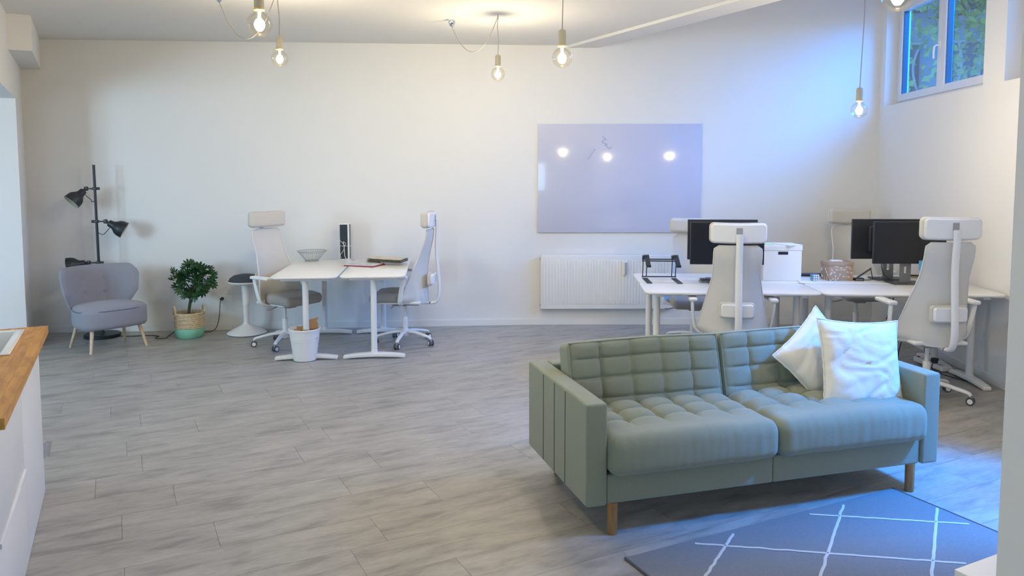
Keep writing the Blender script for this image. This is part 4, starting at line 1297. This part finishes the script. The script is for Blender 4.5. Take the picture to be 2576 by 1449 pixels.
ct = smoothpath([(1.79, 6.62, .95), (1.775, 6.64, .88), (1.79, 6.65, .82), (1.83, 6.64, .79)], 8)
tag(MB().tube(ct, .004, 6).build('monitor_cable', M['cord']), 'black cable hanging from the left near monitor', 'cable')
gl = empty('glasses_case', (3.66, 6.98, ZR), DR - radians(12), 'tan and black spectacle case on the desk by the right wall', 'case')
MB().rbox((0, 0, .008), (.055, .02, .008), .006, 2).build('lower_shell', M['kraft'], gl)
MB().rbox((0, 0, .021), (.056, .021, .006), .005, 2).build('upper_shell', M['bezel'], gl)
ms = empty('computer_mouse', (3.585, 6.70, ZR), DR, 'tiny black mouse right of the monitor base', 'mouse')
MB().rbox((0, 0, .014), (.028, .045, .014), .013, 3, (2, 4, 1), lambda p: Vector((p.x, p.y, p.z * (1 - .3 * (p.y / .045) ** 2)))).build('shell', M['bezel'], ms)
MB().rbox((0, .02, .029), (.004, .009, .003), .002, 1).build('wheel', M['grey_plastic'], ms)

# cables hanging under the right desks, power strip on the floor
for i, (pts, lb) in enumerate((
    ([(3.55, 7.02, .74), (3.50, 7.05, .5), (3.46, 7.10, .25), (3.45, 7.05, .05)], 'leftmost black cable dangling under the corner desk'),
    ([(3.68, 7.05, .74), (3.67, 7.06, .5), (3.62, 7.02, .28), (3.54, 6.95, .12), (3.50, 6.9, .02)], 'middle black cable curving down under the corner desk'),
    ([(3.76, 7.05, .74), (3.775, 7.06, .5), (3.80, 7.05, .3), (3.80, 7.0, .06)], 'rightmost black cable hanging straight under the corner desk'))):
    tag(MB().tube(smoothpath(pts, 8), .0048, 6).build('power_cable', M['cord']), lb, 'cable', 'black cables under the corner desk')
ps = empty('power_strip', (3.70, 6.72, .012), radians(96), 'white power strip on the floor beneath the right wall desk', 'power strip')
MB().rbox((0, 0, .022), (.20, .028, .021), .006, 2).build('housing', M['white_plastic'], ps)
for k in range(4):
    MB().lathe([(.019, 0), (.019, .003), (.016, .003), (.015, -.002), (0, -.002)], 16, (-.13 + k * .075, 0, .043)).build('outlet_ring', M['grey_plastic'], ps)
MB().rbox((.165, 0, .045), (.014, .010, .005), .002, 1).build('switch', M['red'], ps)
MB().rbox((-.055, 0, .065), (.022, .022, .022), .006, 2).build('adapter', M['cord'], ps)
tag(MB().tube(smoothpath([(3.72, 6.62, .09), (3.66, 6.55, .12), (3.60, 6.50, .04), (3.70, 6.35, .006), (3.80, 6.20, .006)], 8), .0045, 6).build('floor_cable', M['cord']), 'black cable trailing from the floor power strip', 'cable')

# ------------------------------------------------------------------ pendant bulbs
def pendant(label, bulb, cable_top, rose=None, sag=None, loop=False, light=True):
    """bare globe bulb: bulb = globe centre, cable_top = hook on the ceiling, rose = ceiling cup"""
    B_ = Vector(bulb)
    o = empty('pendant_bulb', tuple(B_), 0, label, 'pendant lamp', 'bare globe pendant bulbs')
    R_ = .0625
    prof = []
    for k in range(17):
        a = -pi / 2 + (pi / 2 + radians(62)) * k / 16
        prof.append((R_ * cos(a) if k else 0, R_ * sin(a)))
    prof += [(.020, .064), (.0165, .070)]
    MB().lathe(prof, 32).build('globe', M['bulb_glass'], o, angle=80)
    fm = MB().lathe([(0, -.036), (.012, -.034), (.022, -.02), (.026, -.004), (.022, .008), (.012, .016), (.007, .03), (.006, .05), (0, .05)], 18)
    fm.build('filament', M['filament'], o)
    MB().lathe([(.0165, .063), (.0265, .066), (.0275, .070), (.0265, .075), (.0165, .076)], 24).build('collar', M['brass'], o)
    MB().lathe([(0, .074), (.0235, .074), (.0245, .078), (.0245, .15), (.0225, .162), (.014, .170), (.005, .173), (0, .173)], 24).build('socket', M['socket'], o)
    T_ = Vector(cable_top) - B_
    dd = T_ - Vector((0, 0, .17))
    MB().tube([Vector((0, 0, .17)), Vector((0, 0, .17)) + dd * .33 + Vector((.006, 0, 0)), Vector((0, 0, .17)) + dd * .7 + Vector((-.004, 0, 0)), T_], .0032, 8).build('cord', M['grey_cord'], o)
    MB().tube(smoothpath([T_ + Vector((0, 0, .0)), T_ + Vector((.0, 0, -.012)), T_ + Vector((.008, 0, -.03)), T_ + Vector((.0, 0, -.042)), T_ + Vector((-.008, 0, -.03))], 4), .0028, 6).build('ceiling_hook', M['steel'], o)
    if rose is not None:
        C_ = Vector(rose) - B_
        MB().lathe([(.034, 0), (.034, -.006), (.031, -.03), (.022, -.055), (.012, -.066), (.006, -.07), (0, -.07)], 24, tuple(C_)).build('ceiling_rose', M['chrome'], o)
        a, b = C_ + Vector((0, 0, -.068)), T_ + Vector((0, 0, -.02))
        pts = []
        for k in range(21):
            t_ = k / 20
            p_ = a.lerp(b, t_) + Vector((0, 0, -sag * 4 * t_ * (1 - t_)))
            # drop more steeply near the cup
            pts.append(p_)
        MB().tube(pts, .0030, 8).build('swag_cord', M['grey_cord'], o)
    if loop:
        a = T_ + Vector((0, 0, -.02))
        MB().tube(smoothpath([a, a + Vector((.03, 0, -.13)), a + Vector((.075, 0, -.15)), a + Vector((.11, 0, -.09)), a + Vector((.12, 0, .015))], 6), .0030, 8).build('swag_cord', M['grey_cord'], o)
    return o
pendant('largest glowing globe bulb hanging at the top left of the picture', (-1.259, 3.92, 2.462), (-1.262, 3.93, ZC))
pendant('glowing globe bulb hanging lower just right of the large one', (-1.755, 5.92, 2.585), (-1.765, 5.94, ZC), (-2.31, 6.22, ZC), .33)
pendant('smallest glowing globe bulb, swagged from a chrome cup above the left desks', (-.124, 7.0, 2.605), (-.124, 7.02, ZC), (-.553, 7.25, ZC), .27)
pendant('glowing globe bulb in front of the beam, left of the glass board', (.31, 4.826, 2.428), (.305, 4.84, ZC), loop=True)
pendant('glowing globe bulb on a long cord before the blue-lit corner', (2.663, 5.972, 2.198), (2.70, 5.98, ZH))
pendant('glowing globe bulb cut by the top edge near the window', (1.577, 3.216, 2.436), (1.58, 3.22, 3.108))

# ------------------------------------------------------------------ kitchen counter on the left
CO = Vector((-2.505, 4.116))
CA = atan2(-.892, .452)
def counter_thing(name, label, cat): return empty(name, (CO.x, CO.y, 0), CA, label, cat)
CL = 1.778
wt = counter_thing('worktop', 'thick honey-coloured wooden worktop at the left edge', 'worktop')
for k in range(15):   # glued staves
    y1_ = -.0005 - k * .0413
    x_ = 0.0
    cut = [0, CL]
    j = rnd.uniform(.2, .6)
    while j < CL - .1: cut.insert(-1, j); j += rnd.uniform(.45, .75)
    for a, b in zip(cut, cut[1:]):
        # leave the opening for the sink free
        segs = [(a, b)]
        if -.555 < y1_ - .02 < -.105:
            segs = []
            if a < .11: segs.append((a, min(b, .11)))
            if b > .71: segs.append((max(a, .71), b))
        for (s0, s1) in segs:
            if s1 - s0 > .01: MB().bbox(s0 + .0002, s1 - .0002, y1_ - .0409, y1_, .861, .90).build('stave', M['worktop'], wt, smooth=False)
sk = counter_thing('sink', 'white ceramic inset sink in the wooden worktop', 'sink')
rim_ = MB()
x0, x1, ya, yb_ = .10, .718, -.56, -.098
for (a, b, c_, d_) in ((x0, x1, ya, ya + .04), (x0, x1, yb_ - .04, yb_), (x0, x0 + .04, ya + .04, yb_ - .04), (x1 - .04, x1, ya + .04, yb_ - .04)):
    rim_.rbox(((a + b) / 2, (c_ + d_) / 2, .905), ((b - a) / 2, (d_ - c_) / 2, .0045), .004, 2)
rim_.build('rim', M['sink'], sk)
bs = MB()
bs.bbox(x0 + .035, x1 - .035, ya + .035, yb_ - .035, .72, .728)
bs.bbox(x0 + .03, x0 + .04, ya + .03, yb_ - .03, .72, .905).bbox(x1 - .04, x1 - .03, ya + .03, yb_ - .03, .72, .905)
bs.bbox(x0 + .03, x1 - .03, ya + .03, ya + .04, .72, .905).bbox(x0 + .03, x1 - .03, yb_ - .04, yb_ - .03, .72, .905)
bs.build('basin', M['sink'], sk, smooth=False)
MB().lathe([(0, .729), (.035, .729), (.035, .732), (.02, .731), (0, .730)], 20, (.41, -.33, 0)).build('drain', M['chrome'], sk)
cf = counter_thing('cabinet', 'white flat-fronted base cabinet under the sink', 'cabinet')
MB().bbox(.035, .865, -.60, -.068, .001, .708).bbox(.035, .09, -.60, -.068, .708, .859).bbox(.74, .865, -.60, -.068, .708, .859).bbox(.09, .74, -.60, -.57, .708, .859).bbox(.09, .74, -.085, -.068, .708, .859).build('carcass', M['cabinet'], cf, smooth=False)
MB().rbox((.45, -.057, .430), (.416, .0095, .4275), .002, 1).build('door', M['cabinet'], cf)
cf2 = counter_thing('cabinet', 'white drawer cabinet with bright grip slot nearest the camera', 'cabinet')
MB().bbox(.870, CL - .03, -.60, -.068, .001, .859).build('carcass', M['cabinet'], cf2, smooth=False)
dr1 = MB().rbox(((.872 + CL - .03) / 2, -.057, .640), ((CL - .03 - .872) / 2, .0095, .218), .002, 1).build('drawer', M['cabinet'], cf2)
dr2 = MB().rbox(((.872 + CL - .03) / 2, -.057, .2015), ((CL - .03 - .872) / 2, .0095, .199), .002, 1).build('drawer', M['cabinet'], cf2)
MB().rbox(((.872 + CL - .12) / 2, -.050, .4105), ((CL - .12 - .872) / 2, .0085, .0095), .002, 1).build('grip', M['paper'], dr2)
cl_ = MB().grid(lambda a, b: Vector((a * .07 - .0, (b - .5) * .10 + .02 * a, .30 - .11 * a - .10 * b * b + .012 * noise.noise(Vector((a * 6, b * 6, 2))))), 8, 10)
c2_ = MB().grid(lambda a, b: Vector((a * .07 - .0, (b - .5) * .10 + .02 * a, .297 - .11 * a - .10 * b * b + .012 * noise.noise(Vector((a * 6, b * 6, 2))))), 8, 10)
cl_.add(c2_.v, [f[::-1] for f in c2_.f])
clo = cl_.build('dish_cloth', M['paper'])
cpos = CO + Vector((.452, -.892)) * .034 + Vector((-.892, -.452)) * .055
clo.location = (cpos.x, cpos.y, -.02); clo.rotation_euler.z = CA + pi
tag(clo, 'scrap of white cloth peeking out behind the kitchen cabinet end', 'cloth')

# small white table at the lower right corner
tO = Vector((1.459, 2.455)); te = Vector((.893, .449))
tt = empty('side_table', (tO.x, tO.y, .0115), atan2(te.y, te.x), 'small white side table cut off in the lower right corner', 'table')
MB().rbox((.275, -.275, .375), (.275, .275, .025), .003, 2).build('table_top', M['desk_top'], tt)
for (a, b) in ((.03, -.03), (.52, -.03), (.03, -.52), (.52, -.52)):
    MB().rbox((a, b, .1755), (.025, .025, .175), .003, 2).build('leg', M['desk_top'], tt)

# ------------------------------------------------------------------ outside: tree and neighbouring house
te_ = empty('street_tree', (9.5, 12.5, 0), 0, 'tree with fresh green leaves outside the high window', 'tree')
rt_ = random.Random(21)
tk = MB().tube(smoothpath([(0.3, 0, 0), (.2, .1, 2.0), (0, 0, 3.6), (-.5, .2, 5.2), (-.7, .2, 7)], 5), [.24 - .16 * i / 20 for i in range(21)], 10)
tk.build('trunk', M['tree_bark'], te_)
ends = []
for k in range(26):
    z = rt_.uniform(2.2, 6.0); a = rt_.uniform(0, 2 * pi); ln = rt_.uniform(1.2, 2.6)
    p0_ = Vector((.1 - .1 * z * .3, 0, z)); p2 = p0_ + Vector((cos(a) * ln, sin(a) * ln, rt_.uniform(.2, 1.2)))
    pm = p0_.lerp(p2, .5) + Vector((0, 0, .25))
    MB().tube(smoothpath([p0_, pm, p2], 4), [.05 - .04 * i / 8 for i in range(9)], 6).build('branch', M['tree_bark'], te_)
    ends += [pm, p2, p0_.lerp(p2, .75)]
lv = MB()
for k in range(16000):
    c = rt_.choice(ends) + Vector((rt_.gauss(0, .42), rt_.gauss(0, .42), rt_.gauss(0, .45)))
    n_ = Vector((rt_.gauss(0, 1), rt_.gauss(0, 1), rt_.gauss(0, 1) + .6)).normalized()
    a_ = n_.orthogonal().normalized(); b_ = n_.cross(a_); s_ = rt_.uniform(.05, .10)
    lv.add([c - a_ * s_, c + b_ * s_ * .55, c + a_ * s_, c - b_ * s_ * .55], [(0, 1, 2, 3)])
tag(lv.build('foliage', M['tree_leaf'], te_, smooth=False), kind='stuff')
hs = empty('neighbour_house', (16.0, 24.5, 0), radians(-20), 'blue-grey house facade with arched railing beyond the window', 'building')
MB().bbox(-5, 5, 0, 6, 0, 9.5).build('facade', M['house'], hs, smooth=False)
MB().bbox(-5.2, 5.2, -.2, 6.2, 9.5, 9.8).build('roof_slab', M['house_rail'], hs, smooth=False)
for x in (-3.6, -1.2, 1.2, 3.6):
    for z in (1.2, 4.2, 6.9):
        w_ = MB().bbox(x - .7, x + .7, -.03, .02, z, z + 1.7).build('window', M['house_dark'], hs, smooth=False)
        q = MB()
        for j in range(3):
            q.tube(smoothpath([(x - .7 + j * .7, -.10, z), (x - .5 + j * .5, -.12, z + .9), (x - .6 + j * .65, -.10, z + 1.7)], 4), .04, 6)
        q.tube([(x - .8, -.1, z + 1.7), (x + .8, -.1, z + 1.7)], .04, 6)
        q.build('railing', M['house_rail'], w_)
MB().bbox(5.2, 60, -30, 60, -.6, -.5).build('lawn', M['house'], smooth=False)
struct(bpy.data.objects['lawn'])
